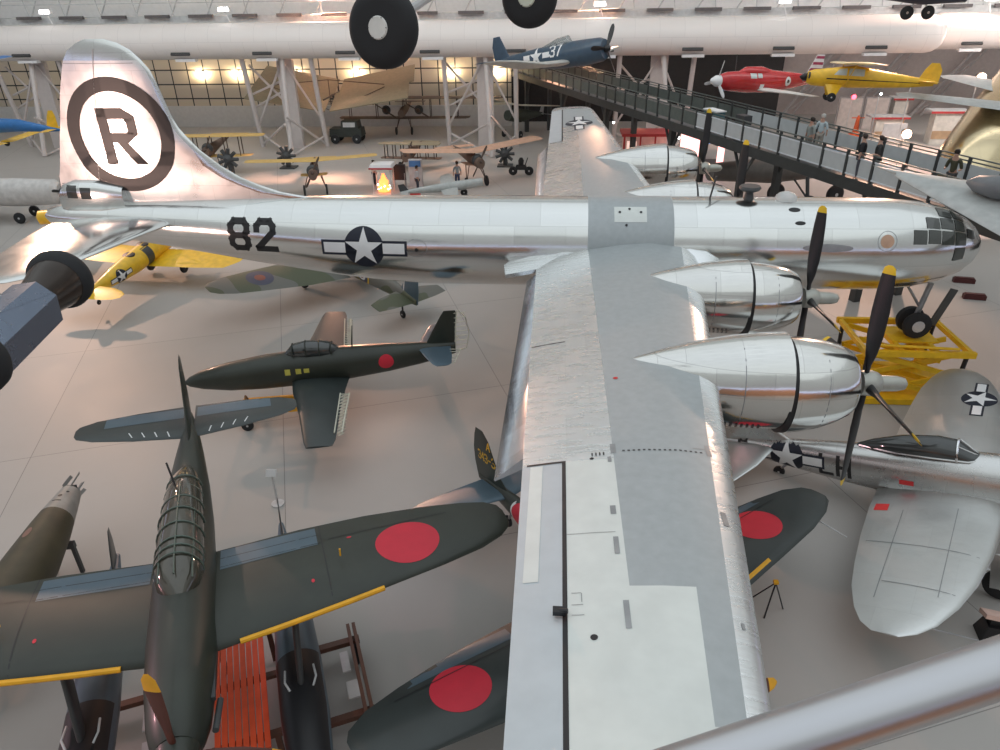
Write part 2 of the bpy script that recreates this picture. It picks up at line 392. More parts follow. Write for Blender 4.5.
    for x, a in ((3.65, 34), (4.3, 34), (3.95, 29), (3.85, 52)):
        p = Vector((x, -1.47*math.sin(R(a)), ZC+1.47*math.cos(R(a)))); m.lathe([(0, .04), (.01, .04)], p, (0, -math.sin(R(a)), math.cos(R(a))), 10)
    m.build('hatch_fitting', BLACK, t, OF)
    # wing root fillets
    for sy in (-1, 1):
        m = MB()
        a = [[(2.75, sy*1.0, 5.65), (2.9, sy*1.45, 5.33), (3.0, sy*1.9, 5.24)], [(1.7, sy*1.1, 5.35), (1.6, sy*1.6, 5.2), (1.4, sy*2.3, 5.12)], [(.3, sy*1.3, 5.0), (.1, sy*1.8, 5.0), (.2, sy*2.6, 4.99)]]
        b = [[(p[0], p[1], p[2]-.12) for p in r] for r in a]
        k = [x+y[::-1] for x, y in zip(a, b)]
        m.loft(k); m.build('wing_fillet', skin2, t, OF)
        m = MB(); a = []
        for x, h, w in ((5.2, .05, .5), (5.8, .1, .7), (6.3, .06, .55), (6.7, -.1, .2)):
            a.append([(x, sy*1.2, ZC-.1+h+.35), (x, sy*(1.35+w*.4), ZC-.1+h+.18), (x, sy*(1.4+w), ZC-.12+h*.5), (x, sy*(1.3+w*.6), ZC-.5), (x, sy*1.1, ZC-.55)])
        m.loft(a); m.build('wing_fillet', skin2, t, OF)
    # fin with long dorsal fillet ; levels: z, LE x, TE x, half thickness
    FL = [(6.15, -4.4, -14.95, .10), (6.45, -5.2, -14.95, .12), (6.55, -6.05, -14.93, .14), (6.77, -7.35, -14.92, .17), (7.0, -8.03, -14.9, .19), (7.26, -8.65, -14.85, .2), (7.64, -9.25, -14.7, .2), (8.11, -9.81, -14.55, .2), (8.58, -10.2, -14.4, .19), (8.83, -10.37, -14.3, .18),
          (9.13, -10.5, -14.2, .175), (9.78, -10.66, -14.0, .165), (10.16, -10.75, -13.85, .155), (10.5, -10.86, -13.7, .145), (10.79, -11.07, -13.57, .13), (11.07, -11.34, -13.35, .10), (11.27, -11.7, -13.02, .06), (11.38, -12.1, -12.7, .02)]
    m = MB(); rg = []
    for z, a, b, h in FL:
        c = a-b; pr = [(0, 0), (.01, .2), (.04, .45), (.12, .72), (.3, 1), (.55, .98), (.72, .7), (.86, .38), (1, .06)]
        if c > 5:
            q = min(1, (c-4)/4); pr = [(0, 0), (.03, .25), (.1, .35), (.25, .5), (.5, .8), (.7, 1), (.8, .9), (.9, .5), (1, .06)]
        up = [(a-f*c, g*h, z) for f, g in pr]; lo = [(a-f*c, -g*h, z) for f, g in pr]
        rg.append(up[::-1]+lo[1:])
    m.loft(rg, mf=lambda i, j: 1 if (i >= 14 or 6 <= j <= 9) else 0); m.build('fin', [metal('fin_skin', (.86, .85, .845), .30, 1.2, .7, .06), skin], t, OF); FB = m.bvh()
    dz = lambda n, lay, seg=.1: decal(n, FB, lay, (0, -4, 0), (1, 0, 0), (0, 0, 1), (0, 1, 0), t, OF, seg, .02)
    cx, cz_ = -12.28, 8.58
    R_ = [[(cx-.66+ (p[0])*.0, 0) for p in []]]
    G = text('R', 0, 0, 1, 1, .01)
    def sh(P): return [(cx+p[0], cz_+p[1]) for p in P]
    rp = [rect(-.62, -.88, -.28, .85), [(-.62, .85), (-.62, .52), (.25, .52), (.25, .85)], [(.25, .85), (.25, .52), (.32, .40), (.62, .52), (.62, .60)], rect(.32, .05, .62, .55), [(.62, .05), (.32, .15), (.22, .08), (.28, -.2)],
          [(-.28, .1), (-.28, -.2), (.28, -.2), (.25, .1)], [(-.1, -.2), (.22, -.2), (.72, -.88), (.36, -.88)]]
    ring = annulus(cx, cz_, 1.34, 1.76, 60, 1.0)
    BRN = paint('glare_browned_black', (.022, .016, .015), .42, spec=.6)  # floodlight glare put into the black as a slight brown
    dz('tail_marking', [(BRN, ring+[sh(P) for P in rp])])
    m = MB(); rr = []
    dz('rudder_seam', [(STEEL, [[(-12.45, 11.1), (-12.47, 11.1), (-13.42, 7.0), (-13.40, 7.0)], rect(-14.9, 7.02, -13.4, 7.05), rect(-13.9, 10.7, -11.3, 10.72)])])
    # tail gunner compartment
    m = MB().fus([(-12.6, 6.6, .42, .4, .5, 3), (-13.4, 6.68, .55, .52, .6, 3), (-14.3, 6.66, .5, .52, .6, 3), (-14.7, 6.6, .42, .45, .55, 3), (-14.85, 6.5, .35, .3, .4, 3)], 24)
    m.build('gunner_compartment', skin, t, OF); GB = m.bvh()
    win = paint('dark_glass', (.03, .035, .035), .12, spec=.9)
    decal('window', GB, [(win, [rect(-14.45, 6.66, -14.08, 7.06), rect(-13.95, 6.64, -13.58, 7.0)])], (0, -4, 0), (1, 0, 0), (0, 0, 1), (0, 1, 0), t, OF, .1, .008)
    MB().lathe([(0, .2), (.02, .3), (.25, .3), (.5, .22), (.62, .02)], (-15.1, 0, 5.95), (-1, 0, 0), 20).build('tail_turret', skin, t, OF)
    # tailplanes
    for sy in (-1, 1):
        st = [(.4, -10.9, 4.2, 5.9, .40), (2, -11.3, 3.65, 5.92, .36), (4, -11.75, 2.85, 5.94, .28), (5.2, -12.0, 2.35, 5.95, .22), (5.8, -12.3, 1.85, 5.96, .16), (6.2, -12.75, 1.2, 5.96, .09), (6.35, -13.1, .6, 5.96, .03)]
        m = MB().wing(st, sy, up=.5); m.build('tailplane', skin, t, OF)
    # side marks
    dF = lambda n, lay, o, seg=.12: decal(n, F, lay, (o[0], -4, o[1]), (1, 0, 0), (0, 0, 1), (0, 1, 0), t, OF, seg, .006)
    dF('insignia', bars_star(.66), (-4.4, 5.35))
    dF('tail_number', [(BLACK, text('82', 0, 0, .55, .86, .2, .62))], (-8.86, 5.2))
    dF('panel_outline', [(STEEL, annulus(0, 0, .33, .345, 30, .8)), (BLACK, [circ(0, -.05, .06, 12)])], (-2.7, 5.38))
    dF('window', [(paint('amber_window', (.55, .33, .22), .15, spec=.9), [circ(0, 0, .2, 20, .19)])], (11.62, 5.72))
    dF('panel_outline', [(STEEL, annulus(0, 0, .27, .285, 24))], (11.62, 5.72))
    dF('grey_oval', [(paint('dull_grey_metal', (.33, .33, .34), .35, .6), [circ(0, 0, .75, 24, .12)])], (9.9, 5.52))  # plain grey oval laid on the forward fuselage side
    # nose glazing : panes follow the nose
    prof = [(s, r) for s, z, r in P]
    def npt(s, th, e=.012):
        for (a, ra), (b, rb) in zip(prof[:-1], prof[1:]):
            if a <= s <= b: r = ra+(rb-ra)*(s-a)/(b-a); break
        r += e; return (15-s+e*.5*(1 if s < 1 else 0), -r*math.sin(R(th)), ZC+r*math.cos(R(th)))
    def pane(s0, s1, t0, t1, n=5):
        m = MB(); rows = [[npt(s0+(s1-s0)*i/n, t0+(t1-t0)*k/n) for k in range(n+1)] for i in range(n+1)]
        m.loft(rows, cap=(False, False), closed=False); return m
    cg = paint('cockpit_glass', (.055, .06, .055), .06, spec=1.0)
    for sg in (1, -1):
        for s0, s1, t0, t1 in ((1.78, 2.2, 35, 51), (1.32, 1.74, 33, 50), (.95, 1.27, 32, 50), (2.2, 2.6, 54, 72), (1.76, 2.15, 53, 71), (1.32, 1.72, 53, 72), (.9, 1.27, 53, 73),
                               (.58, .85, 42, 60), (.9, 1.27, 76, 96), (1.32, 1.74, 10, 30), (.9, 1.27, 8, 29)):
            pane(s0, s1, sg*t0, sg*t1).build('nose_window', cg, t, OF, fixn=False)
    # top fittings
    MB().lathe([(0, .18), (.1, .14), (.22, .12), (.3, .3), (.36, .34), (.42, .3)], (7.7, 0, ZC+1.42), (0, 0, 1), 20).build('direction_finder', DGREY, t, OF)
    MB().lathe([(0, .34), (.1, .32), (.2, .22), (.26, .05)], (8.85, 0, ZC+1.42), (0, 0, 1), 20).build('astrodome', glass('dome_glass', (.75, .78, .78), .05, .55), t, OF)
    m = MB(); 
    for x, a in ((9.0, 30), (9.05, 47), (12.9, 28)):
        pass
    dF('vent_slot', [(BLACK, [circ(0, 0, .18, 12, .045), circ(.12, -.3, .16, 12, .05)])], (8.95, 6.48))
    m = MB().tube([(6.5, 0, 6.6), (6.6, -.1, 7.35)], .03, 6).tube([(6.45, -.3, 7.2), (6.9, .3, 6.95)], .02, 6); m.build('antenna_mast', DGREY, t, OF)
    # ---- engines
    def propeller(ang, x, y, z, rad, par):
        hub = MB().lathe([(-.1, .26), (.12, .27), (.25, .22), (.3, .17), (.62, .16), (.78, .12), (.84, .03)], (x, y, z), (1, 0, 0), 20)
        pr = hub.build('propeller_hub', paint('prop_hub_grey', (.42, .42, .38), .35, .5), par, OF)
        for k in range(4):
            a = ang+k*PI/2; d = Vector((0, math.sin(a), math.cos(a))); tn = -Vector((0, math.cos(a), -math.sin(a)))
            m = MB(); tp = MB(); rg = []
            for q, w, th, tw in ((.06, .10, .10, 60), (.16, .10, .09, 55), (.26, .22, .05, 58), (.42, .31, .04, 52), (.62, .345, .035, 46), (.80, .32, .03, 42), (.93, .27, .022, 40), (.98, .22, .014, 38), (1.0, .08, .006, 38)):
                c = Vector((x, y, z))+d*q*rad; u = Vector((1, 0, 0))*math.sin(R(tw))+tn*math.cos(R(tw)); n = u.cross(d)
                rg.append([c+u*(w*.5*math.cos(s))+n*(th*math.sin(s)) for s in [2*PI*i/12 for i in range(12)]])
            m.loft(rg, mf=lambda i, j: 1 if i >= 6 else 0)
            m.build('propeller_blade', [BLACK, YEL], pr, OF)
    nskin = metal('nacelle_skin', (.72, .715, .69), .13, 1.1, .5, .08, bump=.2)
    for sy in (-1, 1):
        for hx, hy_, hz_, ang in ((8.49, 4.37, 5.12, .08), (8.06, 9.56, 5.42, .08)):
            y = sy*hy_; wz = WZ(hy_)
            st = [(-.40, 0, .56, .56), (-.33, 0, .64, .64), (-.40, 0, .70, .71), (-.62, -.02, .80, .82), (-.95, -.05, .88, .93), (-1.3, -.07, .92, 1.0), (-1.6, -.08, .94, 1.03)]
            body = [(-1.68, .95, .93, 1.03), (-2.1, .93, .93, 1.02), (-2.7, .86, .90, .97), (-3.2, .77, .82, .86), (-3.6, .68, .70, .74), (-4.0, .58, .55, .6), (-4.4, .46, .38, .44), (-4.75, .35, .2, .27), (-5.0, .26, .04, .06)]
            cw = MB().fus([(hx+a, hz_+b, c, d) for a, b, c, d in st], 36, cap=(False, True))
            nac = MB().fus([(hx+a, wz+tp-d, c, d) for a, tp, c, d in body], 36)
            MB.build(nac, 'nacelle', nskin, t, OF)
            co = cw.build('cowling', nskin, t, OF)
            MB().fus([(hx-1.57, hz_-.09, .92, 1.02), (hx-1.72, hz_-.09, .92, 1.02)], 36).build('cowl_gap', BLACK, t, OF)
            # engine face
            m = MB().lathe([(0, .6), (.05, .3), (.2, .25), (.3, .2)], (hx-.75, y*0, hz_), (1, 0, 0), 20)
            for k in range(9):
                a = 2*PI*k/9; m.tube([(hx-.7, .25*math.cos(a), hz_+.25*math.sin(a)), (hx-.7, .55*math.cos(a), hz_+.55*math.sin(a))], .09, 8)
            m.build('engine', DGREY, t, OF)
            # louvres low on the cowling side
            B = nac.bvh()
            lv = [[(hx-3.1+k*.11, hz_-.62), (hx-3.05+k*.11, hz_-.62), (hx-3.0+k*.11, hz_-.82), (hx-3.05+k*.11, hz_-.82)] for k in range(9)]
            decal('louvre', B, [(DGREY, lv)], (0, -3, 0), (1, 0, 0), (0, 0, 1), (0, 1, 0), t, OF, .2, .006)
            seam = [rect(hx-2.62, hz_-1.2, hx-2.6, hz_+1.2), rect(hx-2.6, hz_+.12, hx-3.4, hz_+.135)]
            decal('panel_seam', B, [(STEEL, seam)], (0, -3, 0), (1, 0, 0), (0, 0, 1), (0, 1, 0), t, OF, .2, .004)
            B2 = cw.bvh()
            decal('panel_seam', B2, [(STEEL, [rect(hx-1.0, hz_-1.2, hx-.985, hz_+1.2)])], (0, -3, 0), (1, 0, 0), (0, 0, 1), (0, 1, 0), t, OF, .2, .004)
            # shift everything just built for this engine sideways
            for o in list(t.children):
                if o.get('_e') is None and o.name.split('.')[0] in ('nacelle', 'cowling', 'cowl_gap', 'engine', 'louvre', 'panel_seam'):
                    for v in o.data.vertices: v.co.y += y
                    o['_e'] = 1
            propeller(ang if sy < 0 else .02, hx, y, hz_, 2.47, t)
    for o in t.children:
        if '_e' in o: del o['_e']
    # nose gear
    m = MB().tube([(13.75, 0, 2.55), (13.95, 0, 3.9)], .09, 10).tube([(13.75, -.3, 2.5), (13.75, .3, 2.5)], .06, 10).tube([(13.85, 0, 3.0), (13.2, 0, 3.85)], .045, 8)
    m.build('nose_gear_leg', STEEL, t, OF)
    m = MB()
    m.box((14.35, -.35, 3.2), (.24, .05, 1.35), (R(4), R(14), 0))
    m.build('gear_door', paint('gear_door_dark', (.10, .10, .10), .4, .6), t, OF)
    for y in (-.27, .27):
        w = MB().lathe([(-.13, .22), (-.13, .34), (-.1, .43), (0, .46), (.1, .43), (.13, .34), (.13, .22)], (13.75, y, 2.5), (0, 1, 0), 28).build('wheel', RUBBER, t, OF)
        hb = MB().lathe([(-.145, .04), (-.15, .1), (-.13, .2), (-.12, .25), (.12, .25), (.13, .2), (.15, .1), (.145, .04)], (13.75, y, 2.5), (0, 1, 0), 20)
        for k in range(8):
            a = 2*PI*k/8; hb.box((13.75+.15*math.cos(a), y-.14, 2.5+.15*math.sin(a)), (.08, .03, .03), (0, -a, 0))
        hb.build('wheel_rim', PALE, w, OF)
    # main gear below the inner nacelles
    for sy in (-1, 1):
        y = sy*4.37
        MB().tube([(5.4, y, 4.3), (5.2, y, 2.5)], .14, 10).tube([(5.2, y-.5, 2.2), (5.2, y+.5, 2.2)], .09, 8).tube([(5.2, y, 2.2), (5.2, y, 2.6)], .1, 8).build('main_gear_leg', STEEL, t, OF)
        for dy in (-.42, .42):
            MB().lathe([(-.2, .3), (-.2, .5), (-.12, .68), (0, .71), (.12, .68), (.2, .5), (.2, .3), (.1, .1), (-.1, .1)], (5.2, y+dy, 2.2), (0, 1, 0), 28).build('wheel', RUBBER, t, OF)
    return t
bomber()
# ================================================================ hall: floor, walls, ducts, trusses
def floor():
    m, nt, b = nodes('floor_concrete'); n = nt.nodes; l = nt.links
    tc = n.new('ShaderNodeTexCoord'); mp = n.new('ShaderNodeMapping'); mp.inputs['Rotation'].default_value = (0, 0, R(-20)); mp.inputs['Location'].default_value = (0.35, .55, 0)
    l.new(tc.outputs['Object'], mp.inputs[0])
    br = n.new('ShaderNodeTexBrick'); br.offset = 0; l.new(mp.outputs[0], br.inputs['Vector']); br.inputs['Scale'].default_value = 1
    br.inputs['Brick Width'].default_value = 7.6; br.inputs['Row Height'].default_value = 7.6; br.inputs['Mortar Size'].default_value = .012; br.inputs['Mortar Smooth'].default_value = 0
    br.inputs['Color1'].default_value = (.42, .395, .37, 1); br.inputs['Color2'].default_value = (.44, .412, .388, 1); br.inputs['Mortar'].default_value = (.24, .225, .215, 1)
    nz = n.new('ShaderNodeTexNoise'); nz.inputs['Scale'].default_value = .45; nz.inputs['Detail'].default_value = 6; l.new(tc.outputs['Object'], nz.inputs['Vector'])
    mr = n.new('ShaderNodeMapRange'); mr.inputs['To Min'].default_value = .92; mr.inputs['To Max'].default_value = 1.08; l.new(nz.outputs['Fac'], mr.inputs['Value'])
    mx = n.new('ShaderNodeMix'); mx.data_type = 'RGBA'; mx.blend_type = 'MULTIPLY'; mx.inputs[0].default_value = 1
    l.new(br.outputs[0], mx.inputs[6]); l.new(mr.outputs[0], mx.inputs[7]); l.new(mx.outputs[2], b.inputs['Base Color'])
    r2 = n.new('ShaderNodeMapRange'); r2.inputs['To Min'].default_value = .38; r2.inputs['To Max'].default_value = .58; l.new(nz.outputs['Fac'], r2.inputs['Value']); l.new(r2.outputs[0], b.inputs['Roughness'])
    b.inputs['Specular IOR Level'].default_value = .3
    struct('floor', MB().box((5, 20, -.15), (190, 110, .3)), m, smooth=False)
floor()
GLZ = None
def far_wall():
    # wall of lit panels behind dark mullions
    m, nt, b = nodes('panel_wall'); n = nt.nodes; l = nt.links
    tc = n.new('ShaderNodeTexCoord'); sp = n.new('ShaderNodeSeparateXYZ'); l.new(tc.outputs['Object'], sp.inputs[0]); cb = n.new('ShaderNodeCombineXYZ'); l.new(sp.outputs['X'], cb.inputs[0]); l.new(sp.outputs['Z'], cb.inputs[1])
    br = n.new('ShaderNodeTexBrick'); br.offset = 0; l.new(cb.outputs[0], br.inputs['Vector']); br.inputs['Scale'].default_value = 1
    br.inputs['Brick Width'].default_value = 1.7; br.inputs['Row Height'].default_value = 1.35; br.inputs['Mortar Size'].default_value = .06; br.inputs['Mortar Smooth'].default_value = 0
    br.inputs['Color1'].default_value = (.52, .45, .36, 1); br.inputs['Color2'].default_value = (.62, .52, .38, 1); br.inputs['Mortar'].default_value = (.03, .028, .028, 1)
    l.new(br.outputs[0], b.inputs['Base Color']); b.inputs['Roughness'].default_value = .6
    struct('wall_back', MB().box((-40, 52.2, 5.3), (74, .4, 6.6)), m, smooth=False)
    struct('wall_plinth', MB().box((-40, 52.0, 1.0), (74, .6, 2.0)), paint('plinth_white', (.62, .60, .57), .6, var=.05), smooth=False)
    struct('opening_shade', MB().box((10, 54.5, 4.4), (27, .4, 8.8)), paint('dark_opening', (.02, .018, .018), .8), smooth=False)  # near-black sheet painting the shade of the unlit opening
    # roof arch
    rib = paint('roof_white', (.86, .88, .87), .6, var=.04)
    pts = [(53, 8.6), (52.5, 12), (50, 16), (46, 20), (40, 23.5), (32, 26)]
    mm = MB(); rg = []
    for x in (-95, 95): rg.append([(x, y, z) for y, z in pts]+[(x, y+.3, z+.3) for y, z in pts[::-1]])
    mm.loft(rg); struct('roof', mm, rib, smooth=False)
    wl = paint('hall_wall_grey', (.62, .54, .51), .7, var=.06)
    # sloping outer wall to the right
    mm = MB(); mm.loft([[(23, 58.4, 0), (23, 54, 8.6), (23, 54.4, 8.6), (23, 58.8, 0)], [(95, 58.4, 0), (95, 54, 8.6), (95, 54.4, 8.6), (95, 58.8, 0)]]); struct('wall_right', mm, wl, smooth=False)
    for k, x in enumerate((25, 31.5, 38, 44.5, 51, 58.5, 66)):
        mm = MB().tube([(x, 57.4, 0), (x+4.5, 53.2, 9.2)], .16, 8).tube([(x+1.0, 57.4, 0), (x+5.5, 53.2, 9.2)], .10, 8)
        for i in range(5):
            f = i/5; mm.tube([(x+4.5*f, 57.4-4.2*f, 9.2*f), (x+1+4.5*(f+.2), 57.4-4.2*(f+.2), 9.2*(f+.2))], .06, 6)
        tag(mm.build('roof_rib', paint('rib_grey', (.5, .46, .45), .6)), kind='structure')
    # small light fittings above the duct
far_wall()
struct('wall_front', MB().box((5, -36, 3.2), (150, .6, 6.4)), paint('front_wall_brown', (.42, .24, .15), .7, var=.05), smooth=False)
spot('front_wall_fill', (-14, -27, 8), (-14, -36, 2), 1800, (1.0, 0.62, 0.38), 110, 0.8, 0.5)  # unseen fill added to warm the front wall reflected in the metal
spot('front_wall_fill', (14, -27, 8), (14, -36, 2), 1800, (1.0, 0.62, 0.38), 110, 0.8, 0.5)  # second added fill, for the other half of the front wall
def ducts():
    dm = metal('duct_white', (.80, .76, .73), .5, 1.9, 40, .02, axes=('X', 'Z'), met=0.0, bump=.02, dark=.72)
    def duct(x0, x1, y, z, r, capr, label):
        t = thing('air_duct', label, 'duct', (x0, y, z))
        pf = [(0, r)]
        L = x1-x0
        if capr: pf += [(L-1.2, r), (L-.7, r*.93), (L-.3, r*.75), (L-.08, r*.45), (L, .05)]
        else: pf = [(0, .1), (.05, r*.8), (.5, r), (L, r)]
        m = MB().lathe(pf, (x0, y, z), (1, 0, 0), 40); m.build('duct_shell', dm, t, (x0, y, z))
        x = x0+3
        k = 0
        while x < x1-3:
            q = MB().box((x, y-r*.83, z-r*.60), (1.6, .14, .30), (R(-35), 0, 0))
            q.build('vent_grille', paint('grille_dark', (.05, .05, .05), .7), t, (x0, y, z))
            MB().box((x+.15, y-r*.45, z-r*1.0), (1.7, .5, .22)).build('vent_box', WHITE, t, (x0, y, z))
            x += 6.9
        return t
    duct(-60, 31.0, 40, 8.75, 1.36, True, 'long white air duct along the back of the hall, rounded at its right end')
    duct(31.5, 75, 43.5, 8.7, 1.36, False, 'shorter white air duct beginning beyond the rounded end of the long one')
ducts()
def trusses():
    wm = paint('truss_white', (.55, .50, .48), .5, var=.04)
    lab = ['white braced steel column left of the tail fin', 'white braced steel column standing right of the tail fin with a wide centre post', 'white braced steel column left of the blue fighter, behind the fabric-winged plane', 'white braced steel column behind the dark walkway, right of the blue fighter']
    for k, (x, wz) in enumerate(((-43.5, 0), (-21.5, 0), (-4.5, 0), (9.8, 0))):
        t = thing('truss_column', lab[k], 'column', (x, 40, 0), group='white truss columns under the duct')
        O = (x, 40, 0)
        MB().box((x, 41.0, 3.75), (1.35, .5, 7.5)).build('centre_post', wm, t, O)
        for dx, yy in ((-3.3, 41.5), (2.6, 41.5), (.8, 37.2)):
            MB().tube([(x+dx*(1 if dx != .8 else .2), 40, 7.45), (x+dx, yy, 0)], .2, 10).build('leg', wm, t, O)
        m = MB()
        for a, b in (((-3.3, 41.2, 1.8), (-.2, 40.6, 7)), ((-3.3, 41.2, 4.5), (.6, 41, 6)), ((2.6, 41.2, 2.2), (.1, 40.6, 7)), ((2.6, 41.5, .2), (.7, 37.5, 3.2)), ((-3.3, 41.5, .2), (.5, 37.5, 2.6)),
                     ((-3.3, 41.5, 1.2), (.8, 37.2, .1)), ((2.6, 41.5, 1.0), (.8, 37.2, .1)), ((-3.3, 41.3, 6.8), (0, 41, 3.4)), ((-3.3, 41.3, 3.4), (0, 41, 5.0))):
            m.tube([(x+a[0], a[1], a[2]), (x+b[0], b[1], b[2])], .1, 6)
        m.build('brace', wm, t, O)
trusses()
LAMP = paint('lamp_glow', (1, 1, 1), .5, emit=((1, .97, .95), 14)); WLAMP = paint('warm_lamp_glow', (1, .8, .6), .5, emit=((1, .62, .42), 18))
def lamps():
    for i, x in enumerate((-40.4, -25.2, -9.6, 5.0, 19.0, 34.0, 49.0)):
        t = thing('uplight', ['leftmost', 'second from the left', 'third from the left', 'fourth from the left', 'third from the right', 'second from the right', 'rightmost'][i]+' of the floodlights on posts standing on top of the white duct', 'lamp', (x, 40, 10.1), group='floodlights above the duct')
        MB().tube([(x, 40, 10.125), (x-.3, 40, 10.95)], .05, 6).build('lamp_post', WHITE, t, (x, 40, 10.1))
        MB().box((x-.3, 40, 11.1), (1.0, .5, .34), taper=.8).build('lamp_housing', WHITE, t, (x, 40, 10.1))
        MB().box((x-.3, 39.74, 11.1), (.8, .04, .22)).build('lamp_lens', LAMP, t, (x, 40, 10.1))
    # catwalk rail in front of the roof
    m = MB()
    for z in (10.9, 11.25): m.box((0, 46, z+.6), (150, .12, .08))
    x = -60
    while x < 75: m.tube([(x, 46, 10.2), (x-.4, 46, 12.6)], .05, 5); m.tube([(x+2, 48, 10.2), (x+3.5, 48, 12.6)], .07, 5); x += 3.4
    m.box((0, 46.2, 10.2), (150, 1.2, .5))
    tag(m.build('catwalk', paint('catwalk_white', (.6, .62, .62), .6)), 'white metal catwalk with thin rails running along the roof above the duct', 'catwalk')
    m = MB()
    for x in range(-58, 74, 4): m.box((x, 45.2, 10.45), (2.2, .3, .26))
    tag(m.build('catwalk_panel', paint('dark_panel', (.14, .13, .13), .7)), kind='structure')
lamps()
# ================================================================ the other aircraft
def T3(p): return dict(loc=p[:3], rot=(R(p[5]), R(p[4]), R(p[3])), scale=p[6])
def blades(par, n, x, z, rad, ang, mat, tip=None, w=.24, hubm=None, spin=None, y=0, nm='propeller_blade'):
    hm = MB().lathe(spin or [(0, .2), (.15, .2), (.3, .12), (.38, .02)], (x, y, z), (1, 0, 0), 20)
    h = hm.build('spinner', hubm or mat, par)
    for k in range(n):
        a = ang+k*2*PI/n; d = Vector((0, math.sin(a), math.cos(a))); tn = Vector((0, math.cos(a), -math.sin(a))); m = MB(); rg = []
        for q, ww, th, tw in ((.1, .3, .05, 60), (.3, .75, .035, 50), (.55, 1, .025, 38), (.8, .95, .016, 28), (.93, .75, .012, 24), (1, .2, .005, 22)):
            c = Vector((x+.1, y, z))+d*q*rad; u = Vector((1, 0, 0))*math.sin(R(tw))+tn*math.cos(R(tw)); nn = u.cross(d)
            rg.append([c+u*(w*ww*.5*math.cos(s))+nn*(th*math.sin(s)) for s in [2*PI*i/10 for i in range(10)]])
        m.loft(rg, mf=lambda i, j: 1 if i >= 3 else 0); m.build(nm, [mat, tip or mat], h)
    return h
def wheel(par, x, y, z, r, w=.18, mat=RUBBER, rim=PALE, d=(0, 1, 0), nm='wheel'):
    o = MB().lathe([(-w/2, r*.5), (-w/2, r*.8), (-w*.35, r*.95), (0, r), (w*.35, r*.95), (w/2, r*.8), (w/2, r*.5)], (x, y, z), d, 24).build(nm, mat, par)
    MB().lathe([(-w*.52, r*.12), (-w*.4, r*.52), (w*.4, r*.52), (w*.52, r*.12)], (x, y, z), d, 20).build('wheel_rim', rim, o); return o
def surfaces(t, wings, wm, tail=None, tm=None, fin=None, fm=None, up=.62, wn='wing', wmats=None, mf=None):
    out = {}
    for sy in (1, -1):
        m = MB().wing(wings, sy, up=up, mf=mf); m.build(wn, wmats or wm, t); out[sy] = m
        if tail: MB().wing(tail, sy, up=.5).build('tailplane', tm or wm, t)
    if fin: f = MB().wing(fin, 1, up=.5, vert=True); f.build('fin', fm or wm, t); out['fin'] = f
    return out
JG = paint('dark_green_paint', (.024, .029, .021), .45, var=.2, scale=1.2, coat=.15)
JG2 = paint('dark_sea_green_paint', (.026, .034, .033), .4, var=.22, scale=1.0, coat=.25)
JB = paint('blue_grey_sheen_paint', (.10, .15, .19), .35, .3, var=.12, scale=1.0)  # blue-grey paint; also carries the painted sky reflection on floatplane panels
HR = paint('hinomaru_red', (.62, .02, .045), .5, var=.05); YLE = paint('orange_yellow_paint', (.85, .42, .02), .5)
def lying(surf, par, polys_layers, cx, cy, name='insignia', seg=.2, ax='z'):
    return decal(name, surf, [(m, [[(cx+a, cy+b) for a, b in P] for P in ps]) for m, ps in polys_layers], (0, 0, 4), (1, 0, 0), (0, 1, 0), (0, 0, -1), par, seg=seg, eps=.005)
